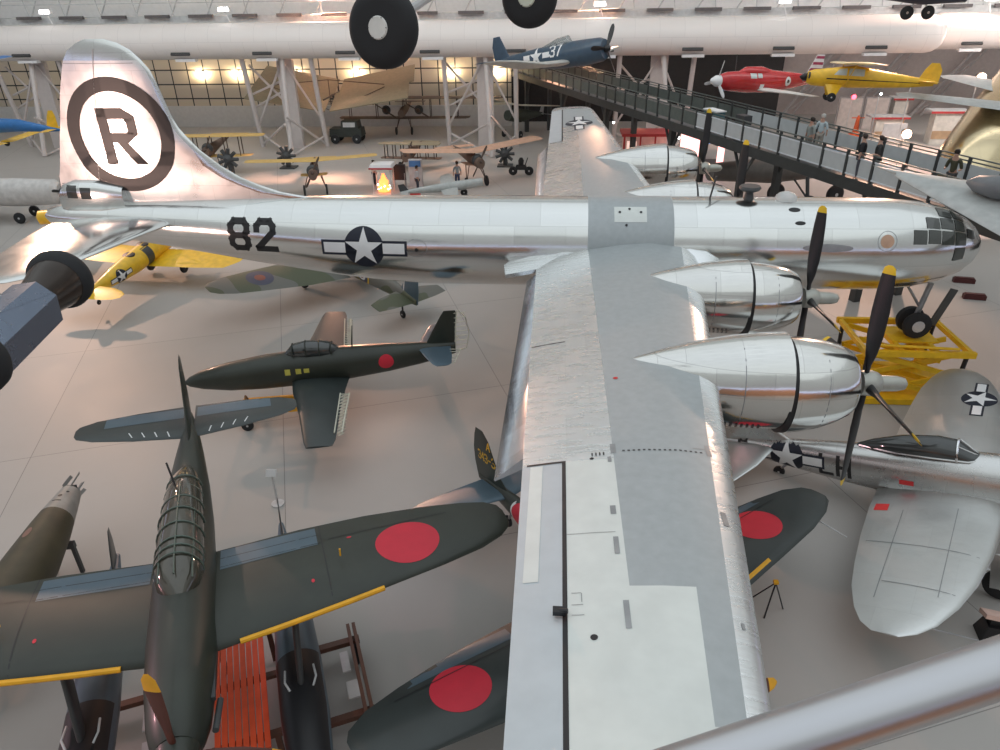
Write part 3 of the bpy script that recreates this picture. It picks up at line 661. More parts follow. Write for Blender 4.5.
# ---- floatplane (nearest on the left)
def floatplane():
    p = (-4.37, -14.91, 3.19, -66, -1.69, -2.74, 1.0)
    t = thing('floatplane', 'dark green single-engined floatplane at lower left, red discs on wings, seen nose down', 'airplane', **T3(p))
    f = MB().fus([(2.15, -.02, .30, .32), (2.0, -.04, .38, .42), (1.7, -.06, .45, .52), (1, -.02, .52, .60), (.2, 0, .55, .63), (-1.5, .05, .54, .62), (-3, .12, .50, .56), (-4.2, .18, .42, .46), (-5.4, .26, .30, .34), (-6.4, .34, .18, .22), (-7.1, .42, .04, .1)], 32)
    f.build('fuselage', JG, t); FB = f.bvh()
    W_ = [(.45, .1+.32, 2.6, -.05, .36), (2.1, .22, 2.45, .05, .30), (3.4, .02, 2.2, .12, .24), (4.6, -.18, 1.85, .18, .19), (5.4, -.36, 1.5, .22, .14), (5.85, -.55, 1.15, .25, .09), (6.07, -.75, .75, .27, .05), (6.13, -.9, .4, .27, .02)]
    sf = surfaces(t, W_, JG, [(.1, -5.95, 1.6, .45, .14), (1.2, -6.12, 1.35, .47, .1), (2.1, -6.35, .98, .48, .06), (2.45, -6.55, .6, .48, .03), (2.52, -6.7, .3, .48, .01)], JG2,
                  [(.35, -5.2, 2.0, 0, .10), (.9, -6.0, 1.35, 0, .1), (1.5, -6.3, 1.0, 0, .07), (1.95, -6.55, .65, 0, .04), (2.12, -6.75, .3, 0, .015)], JG)
    for sy in (1, -1):
        B = sf[sy].bvh()
        lying(B, t, [(HR, [circ(0, 0, .62, 40)])], -.95, sy*4.05)
        le = [(.9, .365), (1.5, .30), (2.1, .22), (2.8, .12), (3.4, .02)]
        MB().tube([(x-.005, sy*y, -.02+.05*(y-.45)) for y, x in le], .05, 8).build('leading_edge_stripe', YLE, t)
        lying(B, t, [(JB, [[(-1.45, sy*.6), (-2.15, sy*.6), (-2.13, sy*2.4), (-1.5, sy*2.4)]])], 0, 0, 'flap_sky_sheen')  # sky reflection painted as blue-grey near the inboard trailing edge
        lying(B, t, [(BLACK, [rect(-1.62, sy*2.6, -1.60, sy*5.0), rect(-2.2, sy*2.47, .1, sy*2.49), rect(-1.55, sy*.6, -1.53, sy*2.45), rect(-1.85, sy*.6, -1.83, sy*2.45)])], 0, 0, 'panel_seam')
        e = MB()
        e.box((-.85, sy*2.75, .42), (.03, .03, .16)).build('aileron_balance', YLE, t)
        lying(B, t, [(HR, [circ(-.45, sy*2.2, .05, 10, .03), circ(-1.5, sy*3.0, .03, 8, .05)])], 0, 0, 'red_mark')
    # pale stripes ahead of the tailplane
    TB = {}
    for sy in (1, -1):
        tb = MB().wing([(.1, -5.95, 1.6, .45, .14), (1.2, -6.12, 1.35, .47, .1), (2.1, -6.35, .98, .48, .06)], sy, up=.5).bvh()
        lying(tb, t, [(WHITE, [[(-6.03-.1*k*.6-.03, sy*(.42+.27*k)), (-6.03-.1*k*.6-.03, sy*(.445+.27*k)), (-6.27-.1*k*.6, sy*(.50+.28*k)), (-6.27-.1*k*.6, sy*(.475+.28*k))] for k in range(4)])], 0, 0, 'pale_stripe', .1)
        lying(tb, t, [(JB, [rect(-6.85, sy*.15, -7.4, sy*1.9)])], 0, 0, 'elevator_sky_sheen', .1)  # blue reflection painted over the elevators
    gl = paint('canopy_glass', (.07, .065, .05), .08, .2, spec=1.0)
    c = MB().fus([(-.35, .55, .12, .05, .05), (-.62, .57, .34, .34, .1), (-.95, .58, .42, .46, .1), (-2.2, .6, .40, .46, .1), (-3.3, .6, .36, .38, .1), (-4.0, .58, .26, .22, .1), (-4.5, .56, .1, .06, .05)], 24)
    co = c.build('canopy', gl, t); CB = c
    fr = MB()
    for x in (-.95, -1.18, -1.4, -1.85, -2.3, -2.75, -3.2, -3.6):
        w = .41 if x > -2.3 else .41-(abs(x)-2.3)*.06; hh = .47 if x < -.8 else .40
        if x < -2.3: hh -= (abs(x)-2.3)*.11
        fr.tube([(x, w*math.cos(a), .6+hh*math.sin(a)) for a in [PI*i/12 for i in range(13)]], .018, 5)
    for y, z in ((0, .085), (.27, -.06), (-.27, -.06)):
        fr.tube([(-.5, y, .9+z), (-.9, y, .98+z), (-2.2, y, .985+z), (-3.3, y*.85, .9+z)], .016, 5)
    fr.build('canopy_frame', paint('frame_green', (.08, .11, .09), .4), co)
    MB().tube([(-3.2, -.1, .95), (-3.4, -.2, 1.4)], .02, 6).build('rear_gun', BLACK, t)
    MB().lathe([(0, .05), (.6, .05), (.62, .035)], (1.9, .5, -.1), (-1, .1, -.1), 10).build('exhaust_pipe', DGREY, t)
    MB().box((1.0, .49, .05), (.9, .06, .08)).build('exhaust_pipe', DGREY, t)
    blades(t, 3, 2.1, -.02, 1.66, -.06, paint('prop_brown', (.10, .028, .018), .45), YLE, .27, JG, [(0, .31), (.2, .29), (.5, .18), (.68, .03)])
    m = MB()
    for q in ((.9, .3, .52), (1.6, .2, .45), (-.1, -.2, .62)): m.box(q, (.02, .02, .07))
    m2 = m
    # floats and their struts : things with their own look, but fixed to the machine
    for sy in (1, -1):
        y = sy*1.75; z = -1.65
        fl = MB().fus([(2.8, z+.25, .04, .06, .06), (2.5, z+.18, .22, .24, .3), (1.8, z+.05, .36, .34, .46), (.8, z, .42, .38, .52), (-.4, z, .42, .38, .50), (-1.4, z+.03, .38, .34, .40), (-2.6, z+.08, .28, .26, .26), (-3.6, z+.15, .18, .18, .16), (-4.5, z+.2, .06, .08, .08)], 28, mf=lambda i, j: 1 if (i < 4 and 2 <= j <= 12) else 0)
        fl.v = [Vector((v.x, v.y+y, v.z)) for v in fl.v]
        fo = fl.build('float', [JB, BLACK], t)
        MB().wing([(z+.15, -3.7, .75, y, .05), (z+.7, -4.0, .5, y, .04), (z+1.05, -4.25, .2, y, .02)], 1, up=.5, vert=True).build('float_fin', JG2, fo)
        MB().wing([(z+.36, .45, .45, y, .12), (-.1, .1, .5, y*1.03, .12)], 1, up=.5, vert=True).build('float_strut', DGREY, fo)
        MB().tube([(.5, y-.2, z+.36), (.35, y-.27, z+.42), (.05, y-.25, z+.38)], .02, 6).tube([(.5, y+.2, z+.36), (.35, y+.27, z+.42), (.05, y+.25, z+.38)], .02, 6).build('float_handle', PALE, fo)
    return t
FP = floatplane()
def wooden_trestle():
    rw = paint('red_slat', (.62, .07, .025), .5, emit=((.8, .1, .03), .15)); rw = paint('red_slat2', (.85, .10, .03), .5); br = paint('brown_rail', (.13, .055, .035), .55)
    # red slatted ramp under the fuselage ; local frame follows the floatplane heading
    t = thing('slatted_ramp', 'bright red slatted wooden ramp lying below the floatplane beside its nose', 'ramp', (-4.1, -14.0, 0), (0, 0, R(-66)))
    for k in range(8):
        MB().box((0.1, -.5+.12*k, 1.0), (3.0, .10, .05)).build('slat', rw, t)
    for x in (-1.2, 0, 1.3): MB().box((x, 0, .93), (.12, 1.2, .09)).build('crossbar', br, t)
    for x in (-1.2, 1.3):
        for y in (-.5, .5): MB().box((x, y, .45), (.1, .1, .9)).build('leg', br, t)
    for sy, lb in ((1, 'brown timber cradle frame under the right-hand float of the floatplane'), (-1, 'brown timber cradle frame under the left-hand float of the floatplane')):
        t = thing('float_cradle', lb, 'cradle', (-4.0, -14.9, 0), (0, 0, R(-66)), group='float cradles')
        yo = 1.75 if sy > 0 else -1.95
        for dy in (-.72, -.6, .62, .74): MB().box((.9, yo+dy, .55), (5.6, .07, .16)).build('rail', br, t)
        for x in (-1.6, .2, 2.0, 3.3): MB().box((x, yo, .42), (.14, 1.6, .12)).build('crossbar', br, t)
        for x in (-1.4, 3.0):
            for dy in (-.66, .68): wheel(t, x, yo+dy*1.0, .22, .22, .12)
        MB().box((-.9, yo+.42, .66), (.5, .16, .04)).build('pale_pad', PALE, t)
        MB().box((-.2, yo+.47, .66), (.4, .22, .04)).build('pale_pad', PALE, t)
wooden_trestle()
# ---- jet with bare trailing edges (folded wings)
def jet():
    p = (-5.58, -2.78, 1.82, 192, .57, -4.83, 1.06)
    t = thing('jet_airplane', 'slim dark green jet with short folded wings and bare ribbed rudder, standing mid-left', 'airplane', **T3(p))
    f = MB().fus([(4.35, -.18, .03, .03), (4.2, -.16, .14, .15), (3.8, -.12, .27, .30), (3.0, -.08, .40, .45), (2.0, -.02, .47, .54), (.8, .04, .48, .58), (-.5, .08, .45, .55), (-1.8, .14, .37, .46), (-2.8, .2, .27, .36), (-3.5, .26, .18, .27), (-3.9, .3, .1, .2)], 32)
    f.build('fuselage', JG, t); FB = f.bvh()
    W_ = [(.3, 1.15, 1.75, -.25, .24), (1.0, 1.05, 1.55, -.23, .2), (2.2, .75, 1.15, -.2, .15), (3.5, .5, .85, -.17, .1), (3.75, .42, .7, -.16, .06)]
    sf = surfaces(t, W_, JG2, [(.1, -2.75, 1.0, .42, .09), (.7, -2.95, .8, .44, .07), (1.15, -3.15, .55, .46, .04), (1.25, -3.25, .35, .46, .02)], JB,
                  [(.3, -2.9, .95, 0, .08), (.9, -3.2, .75, 0, .07), (1.45, -3.5, .5, 0, .05), (1.6, -3.6, .35, 0, .03)], JG)
    rb = paint('bare_rib_white', (.62, .60, .50), .5)
    for sy in (1, -1):   # bare ribs along the wing trailing edge
        m = MB().tube([(-.62, sy*1.25, -.22), (-.5, sy*3.2, -.17)], .025, 6).tube([(-.36, sy*1.25, -.2), (-.3, sy*3.2, -.15)], .02, 6)
        for k in range(13):
            y = 1.3+k*.155; m.tube([(-.36, sy*y, -.2), (-.62+.06*k/12, sy*y, -.22), (-.4, sy*(y+.12), -.2)], .018, 5)
        m.build('aileron_frame', rb, t)
        m = MB()
        for k in range(6):
            y = .3+k*.15; m.tube([(-3.7, sy*y, .43), (-4.05+.05*k, sy*y, .4)], .012, 5)
        m.tube([(-4.05, sy*.3, .4), (-3.8, sy*1.05, .42)], .015, 5).build('elevator_frame', rb, t)
    m = MB().tube([(-3.85, 0, .1), (-4.25, 0, .25), (-4.35, 0, .8), (-4.25, 0, 1.35), (-4.05, 0, 1.6)], .018, 6).tube([(-3.9, 0, .2), (-3.93, 0, .9), (-4.0, 0, 1.6)], .02, 6)
    for k in range(9): z = .22+k*.16; m.tube([(-3.9, 0, z), (-4.28 + abs(z-.8)*.05, 0, z+.02)], .014, 5)
    m.build('rudder_frame', rb, t)
    # tail wedge joining fin to frame
    c = MB().fus([(1.25, .55, .06, .04, .04), (1.0, .58, .22, .28, .1), (.6, .58, .27, .36, .1), (.2, .58, .27, .34, .1), (-.15, .58, .22, .26, .1), (-.35, .56, .08, .08, .05)], 20)
    co = c.build('canopy', paint('smoked_glass', (.03, .035, .035), .06, spec=1.0), t)
    m = MB()
    for x, h in ((1.0, .28), (.6, .36), (.2, .34), (-.15, .27)): m.tube([(x, .275*math.cos(a), .58+h*math.sin(a)) for a in [PI*i/10 for i in range(11)]], .02, 5)
    m.build('canopy_frame', JG, co)
    MB().tube([(-.75, 0, .6), (-.85, 0, 1.35)], [.03, .015], 6).build('antenna_mast', JG, t)
    S1 = lambda n, lay, o, seg=.12: decal(n, FB, lay, (o[0], 3, o[1]), (-1, 0, 0), (0, 0, 1), (0, -1, 0), t, seg=seg)
    S1('insignia', [(HR, [circ(0, 0, .23, 30)])], (-1.75, .2))
    ys = paint('stencil_yellow', (.50, .45, .08), .5)
    for q in (rect(0, 0, .16, .16), rect(.24, .02, .4, .15), rect(-.32, -.02, -.16, .16)): S1('yellow_stencil', [(ys, [q])], (.95, .1))
    # trolley
    k = thing('trolley', 'low orange handling trolley with spoked frame under the dark green jet', 'trolley', (-7.3, -3.3, 0), (0, 0, R(192)))
    for y in (-.42, .42): MB().box((0, y, .62), (2.4, .1, .12)).build('rail', YLE, k)
    for x in (-1.1, 0, 1.1): MB().box((x, 0, .62), (.1, .84, .1)).build('crossbar', YLE, k)
    for x in (-1.0, 1.0):
        for y in (-.42, .42): MB().tube([(x, y, .2), (x, y, .6)], .04, 6).build('leg', YLE, k)
        MB().tube([(x, -.3, .64), (x, 0, 1.02), (x, .3, .64)], .04, 6).build('support', paint('dolly_brown', (.25, .12, .05), .6), k)
        for y in (-.5, .5): wheel(k, x, y, .2, .2, .1)
    s = thing('stanchion', 'small white sign post standing by the near wing tip of the jet', 'sign', (-5.9, -7.6, 0))
    MB().tube([(0, 0, 0), (0, 0, 1.0)], .03, 6).build('pole', PALE, s); MB().box((0, 0, 1.08), (.28, .1, .2), (R(-30), 0, 0)).build('plate', WHITE, s)
    MB().lathe([(0, .18), (.04, .18), (.05, .03)], (0, 0, 0), (0, 0, 1), 16).build('base', PALE, s)
jet()
# ---- radial fighter with tail number, under the near wing of the bomber
def radial_fighter():
    p = (3.95, -12.98, 1.60, -53, -6.5, 0, 1.0)
    t = thing('fighter_airplane', 'dark green fighter with yellow tail number, red discs, mostly hidden under the near silver wing', 'airplane', **T3(p))
    f = MB().fus([(1.7, -.05, .48, .5), (1.55, -.05, .58, .62), (1.1, -.05, .62, .68), (.6, 0, .60, .70), (-1, .05, .52, .64), (-2.5, .12, .42, .55), (-4, .2, .30, .42), (-5.2, .26, .19, .3), (-6.3, .32, .09, .18), (-6.9, .34, .03, .08)], 28)
    f.build('fuselage', JG, t); FB = f.bvh()
    W_ = [(.4, .25, 2.35, -.1, .34), (2, .12, 2.2, .05, .28), (3.6, -.05, 1.9, .17, .21), (4.8, -.2, 1.55, .25, .15), (5.5, -.38, 1.2, .3, .1), (5.9, -.6, .75, .32, .05), (6.0, -.75, .4, .33, .02)]
    sf = surfaces(t, W_, JG2, [(.1, -5.4, 1.2, .4, .1), (1.2, -5.65, .95, .42, .08), (2.0, -5.9, .65, .43, .05), (2.3, -6.1, .35, .43, .02)], JB,
                  [(.3, -5.2, 1.75, 0, .1), (.75, -5.8, 1.25, 0, .09), (1.2, -6.05, 1.0, 0, .07), (1.6, -6.25, .7, 0, .05), (1.82, -6.5, .35, 0, .02)], JG)
    for sy in (1, -1):
        lying(sf[sy].bvh(), t, [(HR, [circ(0, 0, .56, 36)])], -1.05, sy*3.9)
        lying(sf[sy].bvh(), t, [(YLE, [[(.16, sy*1.5), (.08, sy*1.5), (-.12, sy*3.2), (-.04, sy*3.2)]])], -.04, 0, 'leading_edge_stripe')
        lying(sf[sy].bvh(), t, [(JB, [rect(-1.75, sy*2.4, -2.1, sy*4.7)]), (BLACK, [rect(-1.62, sy*1.0, -1.6, sy*5.0)])], .15, 0, 'aileron_panel')
    for sg in (1, -1):
        decal('insignia', FB, [(WHITE, [circ(0, 0, .34, 30)]), (HR, [circ(0, 0, .27, 30)])], (-4.75, -3*sg, .3), (1, 0, 0), (0, 0, 1), (0, sg, 0), t)
    fb = sf['fin'].bvh()
    yt = paint('tail_number_yellow', (.75, .42, .03), .5)
    decal('tail_number', fb, [(yt, text('A', .02, .42, .14, .2, .035)+text('343-35', -.44, .02, .13, .24, .04, .3))], (-6.35, -2, .95), (1, 0, 0), (.0, 0, 1), (0, 1, 0), t, seg=.08)
    c = MB().fus([(.3, .55, .1, .05, .05), (0, .6, .3, .35, .1), (-.9, .62, .33, .42, .1), (-1.6, .6, .25, .3, .1), (-2.1, .58, .08, .08, .05)], 20); c.build('canopy', glass('canopy_clear', (.25, .28, .28), .06, .6), t)
    blades(t, 3, 1.6, -.05, 1.25, 1.9, paint('prop_brown', (.10, .028, .018), .45), YLE, .26, JG, [(-.05, .25), (.2, .25), (.5, .15), (.62, .03)])
    MB().lathe([(0, .25), (.02, .46), (.05, .46)], (1.62, 0, -.05), (1, 0, 0), 20).build('engine', DGREY, t)
    for sy in (1, -1):
        MB().tube([(-.1, sy*1.8, -.05), (.15, sy*1.85, -1.55)], .08, 8).build('gear_leg', STEEL, t)
        wheel(t, .15, sy*1.85, -1.75, .38, .2)
        MB().box((.25, sy*1.98, -.9), (.5, .04, 1.2)).build('gear_door', JG2, t)
        MB().tube([(-.35, sy*5.2, .2), (.35, sy*5.2, .15)], .018, 5).build('pitot_tube', PALE, t)
    wheel(t, -5.6, 0, -.42, .16, .1)
    MB().tube([(-5.3, 0, .1), (-5.6, 0, -.42)], .04, 6).build('tail_gear_leg', STEEL, t)
radial_fighter()
# ---- bare metal fighter bottom right
def silver_fighter():
    p = (12.8, -8.0, 1.78, -31.2, -13.1, 2.5, .97)
    t = thing('fighter_airplane', 'bare metal fighter with star and letters LH on its side, at lower right', 'airplane', **T3(p))
    sk = metal('fighter_skin', (.62, .62, .61), .26, 1.3, .5, .1); wk = metal('fighter_wing_skin', (.66, .67, .66), .34, 1.3, 1.1, .05, axes=('X', 'Y'), bump=.4, dark=.92)
    f = MB().fus([(2.9, 0, .5, .56), (2.75, 0, .60, .68), (2.2, -.03, .66, .78), (1.2, -.05, .68, .86), (0, -.04, .66, .88), (-1.2, 0, .62, .82), (-2.5, .05, .55, .72), (-3.8, .1, .45, .6), (-5, .16, .34, .47), (-6, .22, .24, .34), (-6.8, .26, .14, .22), (-7.3, .3, .04, .1)], 36)
    f.build('fuselage', sk, t); FB = f.bvh()
    W_ = [(.5, .12, 2.95, -.3, .42), (1.5, .06, 2.9, -.22, .38), (2.8, -.06, 2.72, -.12, .32), (4, -.25, 2.42, -.02, .25), (4.9, -.5, 2.05, .05, .19), (5.6, -.8, 1.55, .1, .13), (6.0, -1.1, 1.05, .13, .08), (6.2, -1.4, .5, .14, .03)]
    sf = surfaces(t, W_, wk, [(.1, -5.6, 1.5, .35, .14), (1.2, -5.8, 1.25, .36, .1), (2.1, -6.15, .85, .36, .06), (2.4, -6.4, .4, .36, .02)], wk,
                  [(.4, -4.9, 2.4, 0, .14), (.9, -5.6, 1.75, 0, .12), (1.5, -6.0, 1.3, 0, .09), (2.0, -6.3, .85, 0, .06), (2.3, -6.6, .4, 0, .02)], sk)
    D = lambda n, lay, o, seg=.1: decal(n, FB, lay, (o[0], -4, o[1]), (1, 0, 0), (0, 0, 1), (0, 1, 0), t, seg=seg)
    blk = paint('marking_black', (.015, .015, .015), .5)
    D('insignia', bars_star(.5), (-5.25, .2))
    D('code_letters', [(blk, text('E', 0, 0, .28, .42, .09))], (-6.68, .25))
    D('code_letters', [(blk, text('LH', 0, 0, .3, .56, .1, .55))], (-4.3, -.12))
    D('red_mark', [(RED, [rect(0, 0, .34, .14)])], (-2.3, -.02))
    dv = sf[-1].bvh()
    lying(dv, t, [(RED, [rect(-.16, -.16, .16, .16)])], -2.55, -1.5, 'red_mark')
    lying(dv, t, [(STEEL, [rect(-2.05, -1.6, -2.03, -5.2), rect(-2.8, -3.1, -2.05, -3.08), rect(-.9, -1.3, -.88, -4.8), rect(-2.05, -3.1, -.3, -3.08), rect(-2.0, -4.6, -.6, -4.58)])], 0, 0, 'panel_seam', .3)
    lying(sf[1].bvh(), t, bars_star(.46, a0=0) and [(m, [[(b, a) for a, b in P] for P in ps]) for m, ps in bars_star(.46, a0=PI/2)], -.95, 4.25, 'insignia', .15)
    c = MB().fus([(-.45, .70, .06, .05, .05), (-.75, .72, .3, .2, .1), (-1.05, .74, .34, .42, .1), (-1.5, .76, .36, .46, .1), (-2.3, .76, .32, .38, .1), (-3.0, .74, .2, .2, .1), (-3.4, .72, .05, .05, .05)], 24)
    co = c.build('canopy', paint('dark_canopy_glass', (.05, .055, .055), .05, .3, spec=1.0), t)
    m = MB().tube([(-1.05, .35*math.cos(a), .74+.43*math.sin(a)) for a in [PI*i/12 for i in range(13)]], .03, 6)
    for y in (-.36, .36): m.tube([(-.5, y*.3, .74), (-.8, y*.9, .76), (-1.6, y, .78), (-2.4, y*.9, .78), (-3.35, y*.2, .75)], .03, 6)
    m.tube([(-.5, 0, .74), (-1.05, .2, 1.11)], .02, 6).tube([(-.5, 0, .74), (-1.05, -.2, 1.11)], .02, 6)
    m.build('canopy_frame', ALU, co)
    blades(t, 4, 2.9, 0, 1.85, .4, BLACK, YEL, .32, STEEL)
    MB().lathe([(0, .25), (.03, .5), (.05, .5)], (2.75, 0, 0), (1, 0, 0), 20).build('engine', DGREY, t)
    for sy in (1, -1):
        MB().tube([(-.2, sy*2.2, -.2), (.1, sy*2.2, -1.35)], .08, 8).build('gear_leg', STEEL, t); wheel(t, .1, sy*2.2, -1.35, .4, .24)
        MB().box((.15, sy*2.42, -.8), (.55, .04, 1.0)).build('gear_door', wk, t)
    wheel(t, -5.6, 0, -.55, .17, .12); MB().tube([(-5.2, 0, -.1), (-5.6, 0, -.5)], .04, 6).build('tail_gear_leg', STEEL, t)
    MB().tube([(-5.6, -.3, .7), (-5.6, -.3, .7)], .01, 4)
    MB().tube([(-.9, -5.7, .1), (-.1, -5.7, .1)], .02, 5).build('pitot_tube', STEEL, t)
silver_fighter()
# ---- yellow biplane trainer
def trainer():
    p = (-17.9, 8.9, 1.6, 84, -8, 1, .92)
    t = thing('biplane', 'yellow open-cockpit trainer with a star on its side, parked under the silver tail', 'airplane', **T3(p))
    yp = paint('trainer_yellow', (.82, .50, .02), .4, coat=.3)
    f = MB().fus([(2.3, 0, .42, .45), (2.1, 0, .55, .5), (1.2, 0, .56, .56), (0, .02, .56, .56), (-1.5, .05, .54, .54), (-3, .12, .42, .42), (-4.4, .2, .16, .24), (-5.4, .26, .05, .1)], 24)
    f.build('fuselage', yp, t); FB = f.bvh()
    surfaces(t, [(.3, 1.0, 1.9, -.45, .2), (3, 1.0, 1.9, -.35, .18), (4.5, .9, 1.7, -.3, .15), (4.9, .7, 1.05, -.28, .1), (5.1, .45, .5, -.27, .04)], yp, [(.1, -4.3, 1.2, .3, .08), (1, -4.4, 1.1, .3, .07), (1.5, -4.6, .8, .3, .05), (1.8, -4.85, .35, .3, .02)], yp,
             [(.3, -4.5, 1.0, 0, .08), (.6, -4.7, .8, 0, .06), (.85, -4.9, .5, 0, .03)], yp)
    MB().wing([(0, 1.4, 1.5, 1.15, .16), (3.6, 1.4, 1.5, 1.2, .16), (4.6, 1.3, 1.3, 1.22, .1), (4.9, 1.1, .6, 1.22, .03)], 1).wing([(0, 1.4, 1.5, 1.15, .16), (1.3, 1.4, 1.5, 1.17, .16)], -1)
    for sy in (1, -1):
        m = MB().tube([(1.0, sy*.4, .3), (1.1, sy*.7, 1.1)], .03, 5).tube([(.2, sy*.4, .3), (.1, sy*.7, 1.1)], .03, 5).tube([(.2, sy*.4, .3), (1.1, sy*.7, 1.1)], .03, 5); m.build('cabane_strut', STEEL, t)
    decal('insignia', FB, bars_star(.34), (-3.0, -2, .12), (1, 0, 0), (0, 0, 1), (0, 1, 0), t)
    decal('insignia', FB, bars_star(.34), (-3.0, 2, .12), (1, 0, 0), (0, 0, 1), (0, -1, 0), t)
    decal('dark_band', FB, [(DGREY, [rect(-.1, -1, .45, 1)])], (-.9, -2, .1), (1, 0, 0), (0, 0, 1), (0, 1, 0), t)
    for x in (-1.5, -.3): MB().lathe([(0, .3), (.14, .3), (.16, .24)], (x-.1, 0, .42), (0, 0, 1), 20).build('cockpit', BLACK, t)
    blades(t, 2, 2.3, 0, 1.3, .9, STEEL, None, .2); wheel(t, .9, 1.0, -1.4, .34, .16); wheel(t, .9, -1.0, -1.4, .34, .16)
    for sy in (1, -1): MB().tube([(.9, sy*.35, -.4), (.9, sy*.95, -1.4)], .05, 6).build('gear_leg', yp, t)
    wheel(t, -4.6, 0, -.45, .12, .08); MB().tube([(-4.5, 0, .1), (-4.6, 0, -.45)], .03, 6).build('tail_gear_leg', STEEL, t)
trainer()
# ---- camouflaged fighter behind the bomber's belly
def camo_fighter():
    p = (-8.9, 9.0, 1.75, 136, -9.3, .63, 1.06)
    t = thing('fighter_airplane', 'camouflaged brown and green fighter with roundels, half hidden behind the silver fuselage', 'airplane', **T3(p))
    m, nt, b = nodes('camouflage'); n = nt.nodes; l = nt.links
    tc = n.new('ShaderNodeTexCoord'); nz = n.new('ShaderNodeTexNoise'); nz.inputs['Scale'].default_value = .7; nz.inputs['Detail'].default_value = 0; l.new(tc.outputs['Object'], nz.inputs['Vector'])
    cr = n.new('ShaderNodeValToRGB'); cr.color_ramp.interpolation = 'CONSTANT'; cr.color_ramp.elements[0].color = (.075, .09, .05, 1); cr.color_ramp.elements[1].position = .52; cr.color_ramp.elements[1].color = (.13, .135, .12, 1)
    l.new(nz.outputs['Fac'], cr.inputs[0]); l.new(cr.outputs[0], b.inputs['Base Color']); b.inputs['Roughness'].default_value = .5
    f = MB().fus([(2.6, 0, .4, .42), (1.8, -.02, .45, .58), (.5, 0, .5, .68), (-1, .05, .48, .66), (-2.6, .15, .4, .55), (-4.2, .25, .28, .4), (-5.6, .32, .15, .26), (-6.4, .36, .05, .12)], 24)
    f.build('fuselage', m, t); FB = f.bvh()
    W_ = [(.4, .2, 2.4, -.35, .38), (2.2, .1, 2.2, -.25, .32), (4, -.05, 1.8, -.1, .24), (5.2, -.2, 1.45, 0, .16), (5.8, -.4, 1.0, .04, .1), (6.05, -.65, .5, .06, .03)]
    sf = surfaces(t, W_, m, [(.1, -5.2, 1.15, .35, .1), (1, -5.35, .95, .35, .08), (1.6, -5.6, .6, .35, .04)], m, [(.3, -5.2, 1.3, 0, .1), (.9, -5.5, 1.0, 0, .08), (1.3, -5.75, .7, 0, .05), (1.6, -6.0, .3, 0, .02)], JB)
    ro = paint('roundel_blue', (.045, .055, .10), .5); rr = paint('roundel_red', (.22, .06, .035), .5)
    for sy in (1, -1): lying(sf[sy].bvh(), t, [(ro, [circ(0, 0, .55, 30)]), (rr, [circ(0, 0, .22, 24)])], -.95, sy*3.9)
    for sg in (1, -1): decal('insignia', FB, [(YEL, [circ(0, 0, .5, 30)]), (ro, [circ(0, 0, .43, 30)]), (WHITE, [circ(0, 0, .28, 24)]), (rr, [circ(0, 0, .18, 20)])], (-3.0, -3*sg, .2), (1, 0, 0), (0, 0, 1), (0, sg, 0), t)
    decal('tail_stripe', sf['fin'].bvh(), [(WHITE, [rect(0, 0, .06, .5)])], (-5.6, 2, .5), (1, 0, 0), (0, 0, 1), (0, -1, 0), t)
    blades(t, 3, 2.6, 0, 1.6, .3, BLACK, YEL, .24)
    for sy in (1, -1): MB().tube([(.1, sy*1.3, -.3), (.2, sy*1.4, -1.3)], .07, 8).build('gear_leg', STEEL, t); wheel(t, .2, sy*1.4, -1.3, .38, .2)
    wheel(t, -5.5, 0, -.62, .17, .1); MB().tube([(-5.4, 0, .1), (-5.5, 0, -.6)], .04, 6).build('tail_gear_leg', BLACK, t)
camo_fighter()
# ---- olive fuselage with torn tail end
def relic():
    ol = paint('olive_drab', (.055, .048, .025), .55, var=.2, scale=2); gp = paint('primer_grey', (.30, .30, .28), .55, .3)
    t = thing('airplane_fuselage', 'olive drab wingless fuselage with open torn tail end, at far left', 'airplane', (-10.05, -11.35, 0), (0, 0, R(-80)), .86)
    rg = [(3.6, 1.4, .72, .75), (1.6, 1.45, .72, .75), (.2, 1.5, .66, .68), (-.9, 1.62, .54, .55), (-1.35, 1.68, .47, .47), (-2.1, 1.76, .34, .34), (-2.4, 1.8, .28, .28)]
    f = MB().fus(rg, 28, mf=lambda i, j: 1 if i >= 4 else 0); f.build('fuselage_shell', [ol, gp], t); FB = f.bvh()
    m = MB()
    for k in range(7):
        a = 2*PI*k/7+.3; L = .35+.25*((k*5) % 3)/2; y, z = .26*math.cos(a), 1.82+.28*math.sin(a)
        m.box((-2.4-L/2, y*.9, z), (L, .10, .02), (a, 0, .2*math.sin(k*3)))
    m.build('torn_sheet', paint('torn_sheet_grey', (.25, .25, .24), .5, .4), t)
    MB().box((-2.45, 0, 1.82), (.1, .36, .4)).build('bulkhead', BLACK, t)
    decal('opening', FB, [(BLACK, [circ(-1.9, 0, .06, 12), rect(-1.7, -.12, -1.65, .12), circ(-2.1, .12, .04, 10)])], (0, 0, 4), (1, 0, 0), (0, 1, 0), (0, 0, -1), t)
    decal('pink_highlight', FB, [(paint('highlight_pink', (.22, .12, .09), .6), [circ(-.3, -.15, .2, 16, .1)])], (0, 0, 4), (1, 0, 0), (0, 1, 0), (0, 0, -1), t)  # pink highlight painted on top of the shell
    for x in (1.8, -1.0):
        MB().box((x, 0, 1.02 if x < 0 else .72), (.14, .9, .2)).build('cradle_saddle', DGREY, t)
        for y in (-.38, .38): MB().box((x, y, .5 if x < 0 else .33), (.1, .1, 1.0 if x < 0 else .66)).build('cradle_leg', DGREY, t)
relic()
